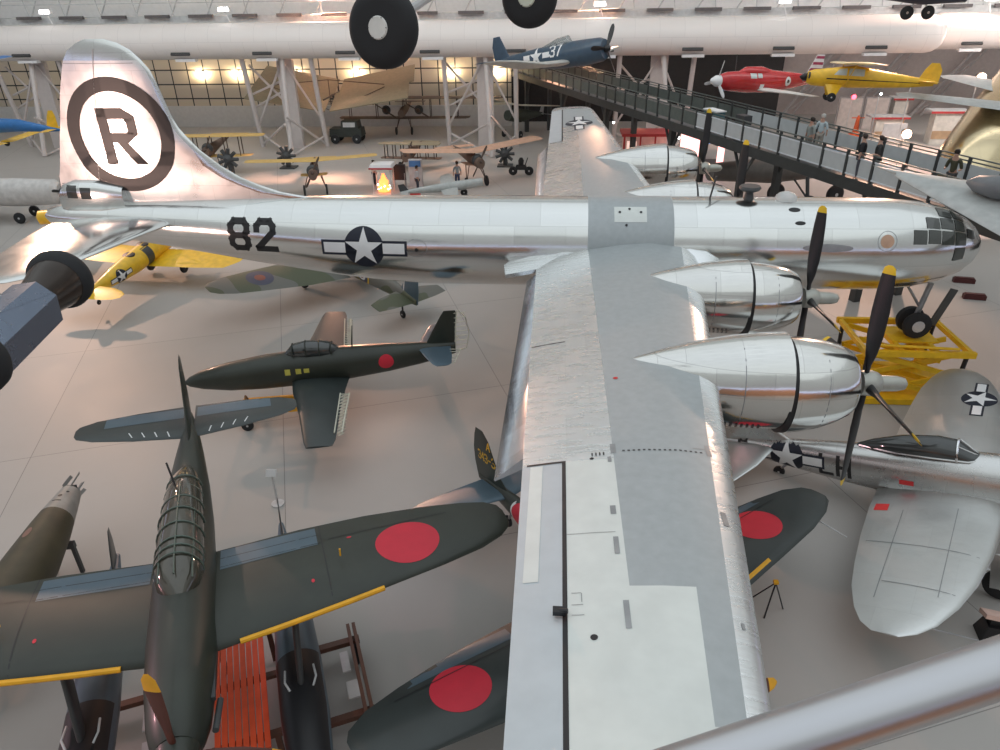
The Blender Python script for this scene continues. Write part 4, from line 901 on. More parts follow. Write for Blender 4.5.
# ================================================================ lift, walkway, people
def person(label, loc, yaw, shirt, trousers, hair=(.03, .02, .015), group=None, skin=(.45, .27, .2), lean=0, arms=(0, 0), size=1.0):
    t = thing('person', label, 'person', loc, (0, 0, yaw), size, group)
    def skinned(nm, vs, es, rs, mat, root=0):
        me = bpy.data.meshes.new(nm); me.from_pydata(vs, es, []); me.materials.append(mat)
        o = bpy.data.objects.new(nm, me); COL.objects.link(o); o.parent = t
        sk = o.modifiers.new('skin', 'SKIN'); ly = me.skin_vertices[0] if me.skin_vertices else None
        if ly is None:
            bpy.context.view_layer.objects.active = o; bpy.ops.mesh.customdata_skin_add(); ly = me.skin_vertices[0]
        for i, r in enumerate(rs): ly.data[i].radius = r if isinstance(r, tuple) else (r, r)
        ly.data[root].use_root = True; sk.use_smooth_shade = True
        sb = o.modifiers.new('sub', 'SUBSURF'); sb.levels = 1; sb.render_levels = 2
        return o
    a0, a1 = arms; l = lean
    hand = lambda s, a: ((.22+.05*s*s, s*.24, 1.12) if a else (.02, s*.27, .84)); elb = lambda s, a: ((.0, s*.27, 1.12))
    V = [(0, 0, .95), (0, 0, 1.12), (l*.5, 0, 1.35), (l, 0, 1.48), (l*1.2+.02, 0, 1.58), (l*1.2+.03, 0, 1.70),
         (0, .09, .9), (.02, .10, .5), (-.01, .11, .08), (.14, .12, .03), (0, -.09, .9), (.0, -.10, .5), (-.03, -.11, .08), (.12, -.12, .03),
         (l*.9, .19, 1.42), (*elb(1, a0),), (*hand(1, a0),), (l*.9, -.19, 1.42), (*elb(-1, a1),), (*hand(-1, a1),)]
    E = [(0,1),(1,2),(2,3),(3,4),(4,5),(0,6),(6,7),(7,8),(8,9),(0,10),(10,11),(11,12),(12,13),(3,14),(14,15),(15,16),(3,17),(17,18),(18,19)]
    Rr = [(.14,.10),(.13,.10),(.15,.11),(.09,.07),(.06,.06),(.095,.105),.085,.06,.045,.035,.085,.06,.045,.035,.05,.04,.035,.05,.04,.035]
    skinned('body', V, E, Rr, paint('skin_%d' % int(skin[0]*100), skin, .6))
    tv = [V[0], V[1], V[2], V[3], V[14], V[15], V[17], V[18]]
    skinned('shirt', tv, [(0,1),(1,2),(2,3),(3,4),(4,5),(3,6),(6,7)], [(.165,.12),(.155,.12),(.18,.135),(.10,.09),.075,.06,.075,.06], paint('cloth_%d_%d_%d' % tuple(int(c*100) for c in shirt), shirt, .8))
    lv = [V[0], V[6], V[7], V[8], V[10], V[11], V[12]]
    skinned('trousers', lv, [(0,1),(1,2),(2,3),(0,4),(4,5),(5,6)], [(.155,.115),.105,.08,.065,.105,.08,.065], paint('cloth_%d_%d_%d' % tuple(int(c*100) for c in trousers), trousers, .8))
    MB().fus([(-.12, .02, .03, .03), (-.10, .02, .08, .09), (-.03, .03, .105, .115), (.04, .05, .10, .10), (.08, .08, .06, .05)], 14).xform(Matrix.Translation((l*1.2+.02, 0, 1.71))).build('hair', paint('hair_%d' % int(hair[0]*100), hair, .7), t)
    fc = MB().box((l*1.2+.135, 0, 1.66), (.03, .025, .04)); fc.build('nose', paint('skin_%d' % int(skin[0]*100), skin, .6), t)
    return t
YW = paint('lift_yellow', (.80, .48, .01), .5)
def lift():
    t = thing('scissor_lift', 'yellow scissor lift stand holding up the nose wheels of the silver bomber', 'stand', (13.6, .1, 0), (0, 0, 0))
    MB().box((0, 0, .12), (3.5, 2.8, .2)).build('base_plate', YW, t)
    for sy in (-1, 1): MB().box((0, sy*1.3, 1.9), (3.5, .16, .2)).build('platform_rail', YW, t)
    for x in (-1.65, 1.65, -.5, .6): MB().box((x, 0, 1.9), (.14, 2.6, .16)).build('crossbar', YW, t)
    MB().box((.15, 0, 1.98), (1.5, 1.2, .06)).build('platform_plate', YW, t)
    for y in (-1.1, 1.1, 0):
        for s in (1, -1):
            for z0 in (.22, 1.02):
                L = 2.9; a = math.atan2(.8, L); MB().box((0, y+s*.05, z0+.4), (math.hypot(L, .8), .08, .17), (0, -s*a, 0)).build('scissor_arm', YW, t)
    for x in (-1.5, 1.5):
        for y in (-1.2, 1.2): MB().tube([(x, y, .22), (x*1.04, y, 1.82)], .075, 8).build('jack_leg', BLACK, t)
    MB().box((1.2, .9, 1.05), (.2, .12, 1.6)).build('upright', YW, t)
    MB().tube([(-1.2, -1.1, 2.1), (1.2, -1.3, 2.1)], .05, 6).build('handrail', YW, t)
lift()
LV = Vector((.3725, -.928, 0)); NV = Vector((.928, .3725, 0)); A0 = Vector((-2.9, 51.2, 5.2)); WL = 56.2
def walkway():
    dk = paint('walkway_dark', (.04, .045, .045), .5); rl = paint('rail_green_grey', (.16, .19, .18), .4, .5)
    pd = paint('rail_panel_dark', (.10, .12, .11), .5)
    pn = paint('rail_panel', (.52, .55, .56), .35, var=.05); pn2 = paint('rail_frame_pale', (.72, .76, .80), .4, .1)
    rz = math.atan2(LV.y, LV.x)
    t = thing('walkway', 'raised dark visitor walkway with railings crossing behind the bomber nose', 'walkway', A0, (0, 0, rz))
    # local: x along, y = left of travel (= north-east side)
    Wd = 3.3
    MB().box((WL/2, Wd/2, -.08), (WL, Wd, .16)).build('deck', paint('deck_grey', (.16, .15, .15), .7), t)
    for y in (0, Wd): MB().box((WL/2, y, -.24), (WL, .18, .5)).build('side_beam', dk, t)
    for y in (0, Wd):
        for z in (1.1, .95): MB().box((WL/2, y, z), (WL, .05, .05)).build('handrail', rl, t)
        k = 0
        x = .3
        while x < WL-.1:
            MB().box((x, y, .5), (.12, .09, 1.2)).build('rail_post', dk, t)
            if x+1.5 < WL:
                p = MB().box((x+.75, y, .5), (1.34, .025, .68)).build('rail_panel', pn if x > 32 else pd, t)
                if y == 0 and x > 32: [MB().box((x+.75, y-.01, zz), (1.38, .04, .06)).build('panel_frame', pn2, p) for zz in (.86, .14)]
            x += 1.5
    for x, tall in ((3, 0), (12, 0), (20.5, 0), (30, 0), (37.5, 0), (47, 0)):
        for y in (.35,) if tall else (.5, Wd-.5):
            MB().box((x, y if not tall else -.2, (-5.2+(1.9 if tall else -.3))/2), (.34, .34, 5.2+(1.9 if tall else -.3))).build('support_post', dk, t)
            if not tall:
                MB().tube([(x, y, -1.9), (x-1.0, y, -.4)], .09, 6).tube([(x, y, -1.9), (x+1.0, y, -.4)], .09, 6).build('support_brace', dk, t)
    return t
walkway()
def on(d, w, z=0): p = A0+LV*d+NV*w; return (p.x, p.y, 5.2+z)
def walk_things():
    def cab(d, w, sx, sy, sz, mat, nm, lb, ct, z=0, top=None):
        p = on(d, w, z); t = thing(nm, lb, ct, p, (0, 0, math.atan2(LV.y, LV.x)))
        MB().box((0, 0, sz/2), (sx, sy, sz), taper=.96).build('body', mat, t)
        if top: MB().box((0, 0, sz+.03), (sx*1.08, sy*1.08, .06)).build('top', top, t)
        return t
    cab(33.5, 1.0, 1.3, .6, .95, paint('teal_display', (.05, .13, .15), .4), 'display_case', 'teal reader desk with a white sheet standing on the walkway', 'display', .0, WHITE)
    cab(37.0, .5, .8, .5, 1.25, DGREY, 'cabinet', 'dark grey cabinet standing at the near rail of the walkway', 'cabinet')
    def pnl(d, lb):
        p = on(d, .12, .62); t = thing('info_panel', lb, 'sign', p, (0, 0, math.atan2(LV.y, LV.x)))
        MB().box((0, 0, 0), (1.3, .04, .55), (R(-20), 0, 0)).build('panel', paint('panel_blue_white', (.50, .62, .78), .3), t)
    pnl(44.3, 'pale blue information panel on the walkway rail before the two dark-dressed visitors'); pnl(48.0, 'pale blue information panel on the rail nearest the bomber nose')
    z = 5.2
    person('person in a grey shirt standing midway along the raised walkway', (13.4, 12.6, z), R(200), (.28, .30, .28), (.2, .18, .16))
    person('person in a pale blue top with white hair standing on the raised walkway', (14.2, 13.6, z), R(240), (.50, .58, .60), (.35, .32, .28), (.6, .6, .58))
    person('person in black with a backpack, left of the pair on the walkway', (14.3, 8.6, z), R(150), (.015, .015, .02), (.08, .08, .1))
    person('person in a black and white top, right of the pair on the walkway', (14.8, 8.2, z), R(160), (.03, .03, .03), (.03, .03, .035), arms=(1, 0))
    person('dark haired person in an olive jacket leaning at the walkway rail, near right edge', (16.55, 5.6, z), R(230), (.06, .06, .035), (.05, .05, .05), lean=.08, arms=(1, 1))
    person('person in dark clothes at the far right end of the walkway', (17.6, 3.9, z), R(200), (.03, .03, .035), (.04, .04, .04))
    for q, lb, s, tr in (((-5.3, 27.3, 0), 'person in grey shirt and blue shorts standing on the floor beyond the fuselage', (.30, .33, .34), (.05, .07, .14)),
                     ((2.4, 27.6, 0), 'person in bright blue bending near the far wing', (.05, .2, .45), (.04, .04, .05)),
                     ((-11.3, 27.6, 0), 'person in white beside the glowing kiosk', (.6, .6, .6), (.03, .03, .04)),
                     ((-7.9, 25.9, 0), 'person in pale clothing crouching right of the kiosk', (.5, .5, .52), (.04, .05, .07)),
                     ((7.0, 31.0, 0), 'person in dark clothes in front of the red booth', (.05, .05, .06), (.03, .03, .03))):
        person(lb, q, random.uniform(0, 6), s, tr)
walk_things()
def parked():
    t = thing('parked_airplane', 'dark wheels and belly of an airplane parked under the walkway behind the bomber', 'airplane', (16.3, 22.6, 0), (0, 0, R(20)))
    MB().fus([(4, 2.6, .3, .3), (2, 2.5, .8, .7), (-2, 2.5, .85, .75), (-6, 2.7, .5, .5)], 20).build('fuselage', paint('belly_grey', (.12, .11, .10), .5), t)
    for x, y in ((0, -1.6), (0, 1.6), (3.2, 0)):
        wheel(t, x, y, .6, .6, .35); MB().tube([(x, y, .6), (x, y*.7, 2.2)], .11, 8).tube([(x, y, .9), (x-.8, y*.6, 2.1)], .06, 6).build('gear_leg', DGREY, t)
parked()
# ================================================================ close things
def guard_rail():
    a = Vector((1.80, -22.19, 11.88)); b = Vector((2.35, -22.05, 12.02)); d = (b-a)
    st = metal('rail_steel', (.52, .52, .54), .34, 4, 4, .02, bump=.03)
    t = thing('guard_rail', 'brushed steel guard rail tube in the lower right foreground', 'railing', (2.0, -22.14, 11.0))
    MB().tube([a-d*.9, a, b, b+d*1.2], .033, 28).build('rail_tube', st, t, (2.0, -22.14, 11.0))
    MB().tube([b+d*1.2, b+d*1.2-Vector((0, 0, 1.1))], .025, 14).build('rail_post', st, t, (2.0, -22.14, 11.0))
guard_rail()
def hung_wheel(name, label, c, axis, r, w, leg, rimc, rr):
    t = thing(name, label, 'wheel', c)
    d = Vector(axis).normalized()
    o = MB().lathe([(-w/2, r*.3), (-w/2, r*.62), (-w*.47, r*.80), (-w*.33, r*.94), (-w*.12, r), (w*.12, r), (w*.33, r*.94), (w*.47, r*.80), (w/2, r*.62), (w/2, r*.3)], (0, 0, 0), d, 48).build('tyre', RUBBER, t)
    h = MB().lathe([(w*.56, .02), (w*.56, rr*.9), (w*.5, rr), (-w*.5, rr), (-w*.56, rr*.9), (-w*.56, .02)], (0, 0, 0), d, 32).build('hub_cap', rimc, t)
    if 1:
        m = MB()
        u = d.cross(Vector((0, 0, 1))).normalized(); v = u.cross(d)
        for k in range(6):
            a = 2*PI*k/6; q = -d*w*.56+(u*math.cos(a)+v*math.sin(a))*rr*.93; m.lathe([(0, .006), (.006, .005)], q, -d, 8)
        m.build('hub_bolt', DGREY, h)
    MB().tube([Vector((0, 0, 0)), *[Vector(p) for p in leg]], .045, 10).build('gear_leg', PALE, t)
hung_wheel('hanging_wheel', 'large black tyre with white hub hanging at top centre', (-.19, -14.47, 12.30), (.3, .95, -.1), .40, .24, [(.55, .5, .35), (.9, 1.0, 1.3)], paint('hub_white', (.74, .74, .70), .5), .115)
hung_wheel('hanging_wheel', 'black tyre cut by the top edge, right of the larger hanging one', (1.33, -13.9, 12.56), (.25, .95, -.05), .31, .22, [(.3, .5, .3), (.5, 1.0, 1.2)], paint('hub_green_white', (.62, .66, .55), .5), .10)
def left_gear():
    c0 = Vector((-5.5, -13.6, 9.0)); c1 = Vector((-5.12, -15.85, 8.92)); ax = (c0-c1).normalized()
    t = thing('landing_gear', 'hanging landing gear with blue-grey leg fairing and two black tyres, at left edge', 'landing gear', c0)
    sk = metal('gear_fairing_metal', (.20, .24, .32), .25, .8, .5, .08, met=.8, bump=.3)
    up = Vector((0, 0, 1)); sd = ax.cross(up).normalized(); vv = sd.cross(ax)
    L = (c1-c0)
    def prism(poly, k0, k1, s0=1, s1=1):
        m = MB(); m.loft([[c0+L*k0+sd*p[0]*s0+vv*p[1]*s0 for p in poly], [c0+L*k1+sd*p[0]*s1+vv*p[1]*s1 for p in poly]]); return m
    hexa = [(-.32, .0), (-.19, .28), (.12, .31), (.32, .10), (.29, -.27), (-.14, -.31)]
    prism(hexa, .3, .96).build('leg_fairing', [sk], t, c0, smooth=False)
    cn = MB().lathe([(.85, .26), (.55, .28), (.25, .33), (.06, .37), (0, .37)], c0, -ax, 28); cn.build('hub_cone', paint('cone_bronze', (.035, .025, .02), .2, .5), t, c0)
    for c, nm in ((c0+ax*.1, 'tyre'), (c1-ax*.05, 'tyre')):
        MB().lathe([(-.17, .25), (-.17, .34), (-.12, .40), (-.03, .44), (.07, .44), (.14, .40), (.18, .32), (.18, .05)], c, ax, 40).build(nm, RUBBER, t, c0)
    MB().tube([c0+L*.5, c0+L*.5+Vector((-2.6, .4, 2.6))], .09, 10).build('gear_leg', STEEL, t, c0)
left_gear()
def sign_bits():
    t = thing('floor_sign', 'low black floor stand with a pale pink plate beside the silver fighter wing', 'sign', (11.4, -11.1, 0), (0, 0, R(-10)))
    MB().box((0, 0, .2), (.55, .5, .4), taper=.7).build('base', BLACK, t); MB().box((-.02, -.02, .62), (.62, .34, .1), (R(-20), R(5), 0)).build('plate', paint('pink_plate', (.66, .45, .38), .5), t)
    MB().box((0, 0, .47), (.3, .2, .2)).build('neck', BLACK, t)
    for k, (x, y) in enumerate(((12.2, -8.95), (12.3, -9.15), (12.4, -9.35))):
        m = MB().box((x, y, .003), (.9, .05, .006), (0, 0, R(-18))); tag(m.build('floor_stripe', WHITE), ('farthest', 'middle', 'nearest')[k]+' of the three white floor stripes beside the silver fighter wing', 'floor marking', 'floor stripes')
    t = thing('stanchion', 'thin yellow-tipped stand leaning at the wing edge under the bomber', 'stand', (6.6, -10.9, 0))
    MB().tube([(.0, 0, 0), (.12, .1, 1.0)], .018, 6).tube([(.5, .3, 0), (.12, .1, 1.0)], .015, 6).tube([(-.4, .4, 0), (.12, .1, 1.0)], .015, 6).build('leg', BLACK, t); MB().box((.12, .1, 1.02), (.1, .1, .06)).build('tip', YLE, t)
    for x, y, lb in ((20.4, 8.2, 'dark red block lying on the floor right of the bomber nose, nearer one'), (20.9, 10.2, 'dark red block lying on the floor right of the bomber nose, farther one')):
        tag(MB().box((x, y, .1), (.9, .28, .2), (0, 0, -.2)).box((x, y, .22), (.8, .2, .06), (0, 0, -.2)).build('wheel_chock', paint('dark_red', (.09, .02, .02), .6)), lb, 'chock')
sign_bits()
# ================================================================ aircraft and displays farther off
def simple_plane(name, label, pose, fus, wings, tail, fin, mats, gr=None, cat_='airplane'):
    t = thing(name, label, cat_, pose[:3], (R(pose[5]), R(pose[4]), R(pose[3])), pose[6], gr)
    f = MB().fus(fus, 24); f.build('fuselage', mats[0], t)
    s = surfaces(t, wings, mats[1], tail, mats[2], fin, mats[3]); s['f'] = f.bvh(); return t, s
def far_planes():
    nb = paint('sea_blue', (.035, .07, .11), .4, coat=.3); pu = paint('underside_grey', (.50, .50, .47), .4, .2)
    t, s = simple_plane('fighter_airplane', 'dark blue hanging fighter with white star and number 37 on its side', (2.4, 26.5, 8.6, -38, -10, 0, 1.01),
        [(2.6, 0, .5, .55), (2.3, 0, .6, .68), (1.0, 0, .6, .75), (-1, .05, .55, .75), (-3, .15, .42, .58), (-5, .25, .22, .36), (-6.4, .3, .05, .12)],
        [(.4, .2, 2.6, -.4, .36), (2.5, .1, 2.4, -.35, .32), (4.8, -.15, 1.9, 0, .2), (6, -.4, 1.4, .15, .12), (6.4, -.7, .8, .2, .05)], [(.1, -5.2, 1.3, .4, .1), (2.2, -5.5, .9, .4, .06)], [(.3, -5.0, 1.5, 0, .1), (1.3, -5.5, 1.1, 0, .08), (1.9, -5.8, .6, 0, .03)], [nb, pu, nb, nb])
    for sg in (1, -1):
        decal('insignia', s['f'], [(WHITE, [rect(-1.15, -.16, 1.15, .16)]), (nb, [circ(0, 0, .58, 24)]), (WHITE, [star(0, 0, .56)])], (-2.5, -3*sg, .25), (1*sg, 0, 0), (0, 0, 1), (0, sg, 0), t)
        decal('side_number', s['f'], [(WHITE, text('37', 0, 0, .38, .6, .11, .35))], (-1.3 if sg > 0 else -.5, -3*sg, .1), (sg, 0, 0), (0, 0, 1), (0, sg, 0), t)
    MB().fus([(.2, .62, .1, .05, .05), (-.1, .66, .3, .5, .1), (-.9, .66, .32, .45, .1), (-2.4, .6, .2, .1, .1)], 18).build('canopy', glass('canopy_clear', (.25, .28, .28), .06, .6), t)
    blades(t, 3, 2.6, 0, 1.6, .6, BLACK, None, .3)
    rd = paint('racer_red', (.50, .015, .02), .25, coat=.5); wt = paint('pale_trim', (.70, .66, .62), .4)
    t, s = simple_plane('racing_airplane', 'red hanging low-wing airplane with white spinner and striped tail, pointing left', (13.77, 24.14, 7.22, 207.8, -4.3, -1.1, 1.02),
        [(3.1, 0, .32, .34), (2.6, 0, .45, .5), (1.0, 0, .5, .62), (-.6, .05, .48, .62), (-2.4, .12, .34, .45), (-3.8, .2, .18, .26), (-4.4, .25, .05, .1)],
        [(.4, .5, 1.7, -.4, .22), (2.5, .3, 1.3, -.3, .15), (4.0, .1, .8, -.25, .08), (4.2, 0, .4, -.24, .03)], [(.1, -3.5, .9, .3, .08), (1.4, -3.7, .6, .3, .04)], [(.2, -3.2, 1.3, 0, .08), (1.0, -3.6, .95, 0, .06), (1.6, -3.9, .6, 0, .03)], [rd, wt, rd, WHITE])
    for sg in (1, -1): decal('striped_tail', s['fin'].bvh(), [(paint('stripe_maroon', (.35, .04, .10), .4), [rect(-5, .35+.34*k, -3, .5+.34*k) for k in range(4)])], (0, -2*sg, 0), (1, 0, 0), (-.35 if False else 0, 0, 1), (0, sg, 0), t)
    for sg in (1, -1): decal('roundel', s['f'], [(WHITE, [circ(0, 0, .22, 20, .26)]), (BLACK, [circ(0, 0, .1, 12)])], (-1.7, -3*sg, .1), (1, 0, 0), (0, 0, 1), (0, sg, 0), t)
    for sg in (1, -1): decal('side_window', s['f'], [(paint('pale_glass', (.55, .60, .58), .1), [rect(0, .25, .32, .5), rect(.4, .22, .85, .48)]), (WHITE, [rect(-.2, -.3, .1, -.08)])], (.35, -3*sg, 0), (1, 0, 0), (0, 0, 1), (0, sg, 0), t)
    MB().fus([(1.9, .45, .05, .04), (1.3, .5, .3, .3), (.2, .55, .34, .3), (-1.0, .5, .1, .1)], 16).build('canopy', rd, t)
    blades(t, 3, 3.1, 0, 1.15, .25, PALE, None, .2, WHITE, [(0, .32), (.2, .30), (.5, .15), (.6, .02)])
    cy = paint('cub_yellow', (.85, .50, .02), .4, coat=.3)
    t, s = simple_plane('light_airplane', 'yellow hanging high-wing light airplane with black side line, pointing left', (17.86, 20.33, 7.74, 168, -2.3, 5, .98),
        [(2.6, 0, .25, .3), (2.3, 0, .38, .42), (1.4, .05, .40, .5), (.2, .15, .40, .58), (-1.0, .1, .34, .46), (-2.6, .05, .2, .3), (-3.9, .05, .05, .15)],
        [(0, 1.0, 1.6, .78, .16), (4.6, 1.0, 1.6, .82, .14), (5.3, .8, 1.0, .82, .05)], [(.1, -3.1, .9, .12, .06), (1.2, -3.3, .7, .12, .04), (1.5, -3.5, .3, .12, .02)], [(.0, -3.0, 1.1, 0, .06), (.7, -3.3, .85, 0, .05), (1.05, -3.55, .4, 0, .02)], [cy, paint('wing_highlight_yellow', (.85, .70, .35), .35), cy, cy])  # wing yellow paled to paint in the highlight along its top
    for sg in (1, -1): decal('side_line', s['f'], [(BLACK, [[(1.6, .02), (1.6, -.04), (-3.2, .0), (-3.2, .03)]])], (0, -3*sg, .0), (1, 0, 0), (0, 0, 1), (0, sg, 0), t, seg=.3)
    for sg in (1, -1): decal('side_window', s['f'], [(paint('pale_glass', (.55, .60, .58), .1), [[(1.25, .2), (1.0, .5), (.6, .55), (.6, .2)], rect(-.3, .2, .5, .55)])], (0, -3*sg, .0), (1, 0, 0), (0, 0, 1), (0, sg, 0), t)
    MB().lathe([(0, .13), (.02, .18), (.1, .18)], (2.45, .2, .1), (1, 0, 0), 14).lathe([(0, .13), (.02, .18), (.1, .18)], (2.45, -.2, .1), (1, 0, 0), 14).build('engine', DGREY, t)
    blades(t, 2, 2.6, 0, .9, 1.3, BLACK, None, .14)
    for sg in (1, -1):
        wheel(t, 1.2, sg*.9, -.95, .24, .14); MB().wing([(0, 1.6, .9, 0, .06), (.75, 1.35, .35, 0, .05)], 1).xform(Matrix.Translation((0, sg*.3, -.3)) @ Matrix.Rotation(-sg*R(50), 4, 'X') @ (Matrix.Scale(sg, 4, (0, 1, 0)))).build('gear_leg', cy, t)
        MB().tube([(.6, sg*.4, -.3), (.5, sg*2.4, .75)], .03, 6).build('wing_strut', cy, t)
    bl = paint('stunt_blue', (.03, .16, .42), .35)
    t, s = simple_plane('biplane', 'blue and yellow hanging stunt biplane at the far left', (-35.6, 24.8, 4.7, 180, 0, 0, 1.0),
        [(3, 0, .4, .45), (1.0, 0, .45, .5), (-1, .0, .36, .4), (-3.2, -.25, .12, .16), (-3.8, -.3, .04, .08)], [(.3, 1.0, 1.0, -1.1, .12), (3.2, 1.0, 1.0, -1.0, .1)], [(.1, -2.9, .7, -.25, .06), (1.1, -3.0, .5, -.25, .04)], [(-.3, -2.8, .9, 0, .06), (.6, -3.1, .6, 0, .05), (.95, -3.3, .3, 0, .02)], [bl, cy, cy, cy])
    MB().wing([(0, 1.4, 1.0, 3.9, .12), (3.4, 1.4, 1.0, 4.0, .1)], 1).wing([(0, 1.4, 1.0, 3.9, .12), (3.4, 1.4, 1.0, 4.0, .1)], -1).build('upper_wing', bl, t)
    blades(t, 2, 3.0, 0, .9, .4, STEEL, None, .14); wheel(t, 1, .8, -1.3, .22, .12); wheel(t, 1, -.8, -1.3, .22, .12)
    gy = paint('glider_grey', (.42, .44, .43), .4)
    t = thing('airplane_wing', 'pale grey hanging wing with a bare metal edge passing above the bomber nose', 'airplane', (12.7, 2.7, 6.95))
    m = MB(); rg = []
    for f, ch in ((0, .05), (.04, .35), (.12, .6), (.3, .8), (.6, .93), (1, 1), (1.8, 1.15)):
        a = Vector((0, 0, 0)).lerp(Vector((3.2, -2.1, -.1)), f); b = Vector((0, 0, 0)).lerp(Vector((1.85, -4.8, -.9)), f); c = (a+b)/2; h = (b-a)*.5*(1 if f else 1)
        e = h if f > .05 else Vector((.2, -.3, -.05))*(1+f*10); n = Vector((.1, -.25, .96)); tk = .02+.16*ch*min(1, f*4+.1)
        rg.append([c+e*math.cos(q)+n*tk*math.sin(q)*(1.0 if math.sin(q) > 0 else .7) for q in [2*PI*k/20 for k in range(20)]])
    m.loft(rg); m.build('wing', [gy], t)
    MB().fus([(-.9, 0, .05, .05), (-.6, 0, .3, .25), (0, 0, .42, .36), (.7, 0, .3, .26), (1.3, 0, .05, .05)], 20).xform(Matrix.Translation((2.25, -2.9, .12)) @ Matrix.Rotation(R(-50), 4, 'Z')).build('blister', paint('blister_grey', (.16, .17, .18), .4), t)
    gd = metal('gold_lit_metal', (.80, .66, .42), .22, 1.5, .8, .08)  # golden light put into the base colour of the metal
    t = thing('airliner', 'large polished fuselage coloured as golden-lit beyond the walkway at right edge', 'airplane', (22.3, 15.6, 2.9))
    ax = Vector((.60, .74, .32)).normalized()
    MB().lathe([(0, .05), (.15, .6), (.6, 1.2), (1.6, 1.75), (3.2, 2.0), (7, 2.1), (14, 2.0)], (0, 0, 0), ax, 40).build('fuselage', gd, t)
    MB().wing([(0, 1.2, 3.0, 0, .4), (8, .6, 1.8, .3, .2), (9, .2, .9, .3, .06)], 1).xform(Matrix.Translation((5.5, 2.5, 4.0)) @ Matrix.Rotation(R(12), 4, 'Z')).build('wing', gy, t)
    w = MB().wing([(0, 1.0, 2.6, 0, .35), (4.8, .3, 1.6, .5, .18), (5.4, -.1, .8, .55, .06)], 1).xform(Matrix.Translation((3.0, 3.4, 3.6)) @ Matrix.Rotation(R(75), 4, 'Z')); w.build('wing', gy, t)
    # hanging aircraft at the top right with two wheels
    t = thing('airplane', 'dark hanging airplane with two wheels at the top right edge', 'airplane', (22.8, 26.2, 11.6))
    MB().fus([(2.5, 0, .3, .35), (0, 0, .4, .45), (-2.5, .1, .15, .2)], 18).build('fuselage', paint('dark_blue_fabric', (.03, .04, .07), .5), t)
    MB().wing([(.2, .6, 1.4, .1, .14), (3.4, .5, 1.3, .2, .1)], 1).wing([(.2, .6, 1.4, .1, .14), (3.4, .5, 1.3, .2, .1)], -1).build('wing', paint('dark_blue_fabric', (.03, .04, .07), .5), t)
    for x in (-.65, .55):
        wheel(t, x, 0, -.85, .38, .18, rim=paint('tan_rim', (.5, .4, .35), .5)); MB().tube([(x, 0, -.85), (x*.4, 0, -.2)], .05, 6).build('gear_leg', STEEL, t)
        MB().lathe([(-.12, .42), (.12, .42)], (x, 0, -.78), (0, 1, 0), 16, mf=None)
far_planes()
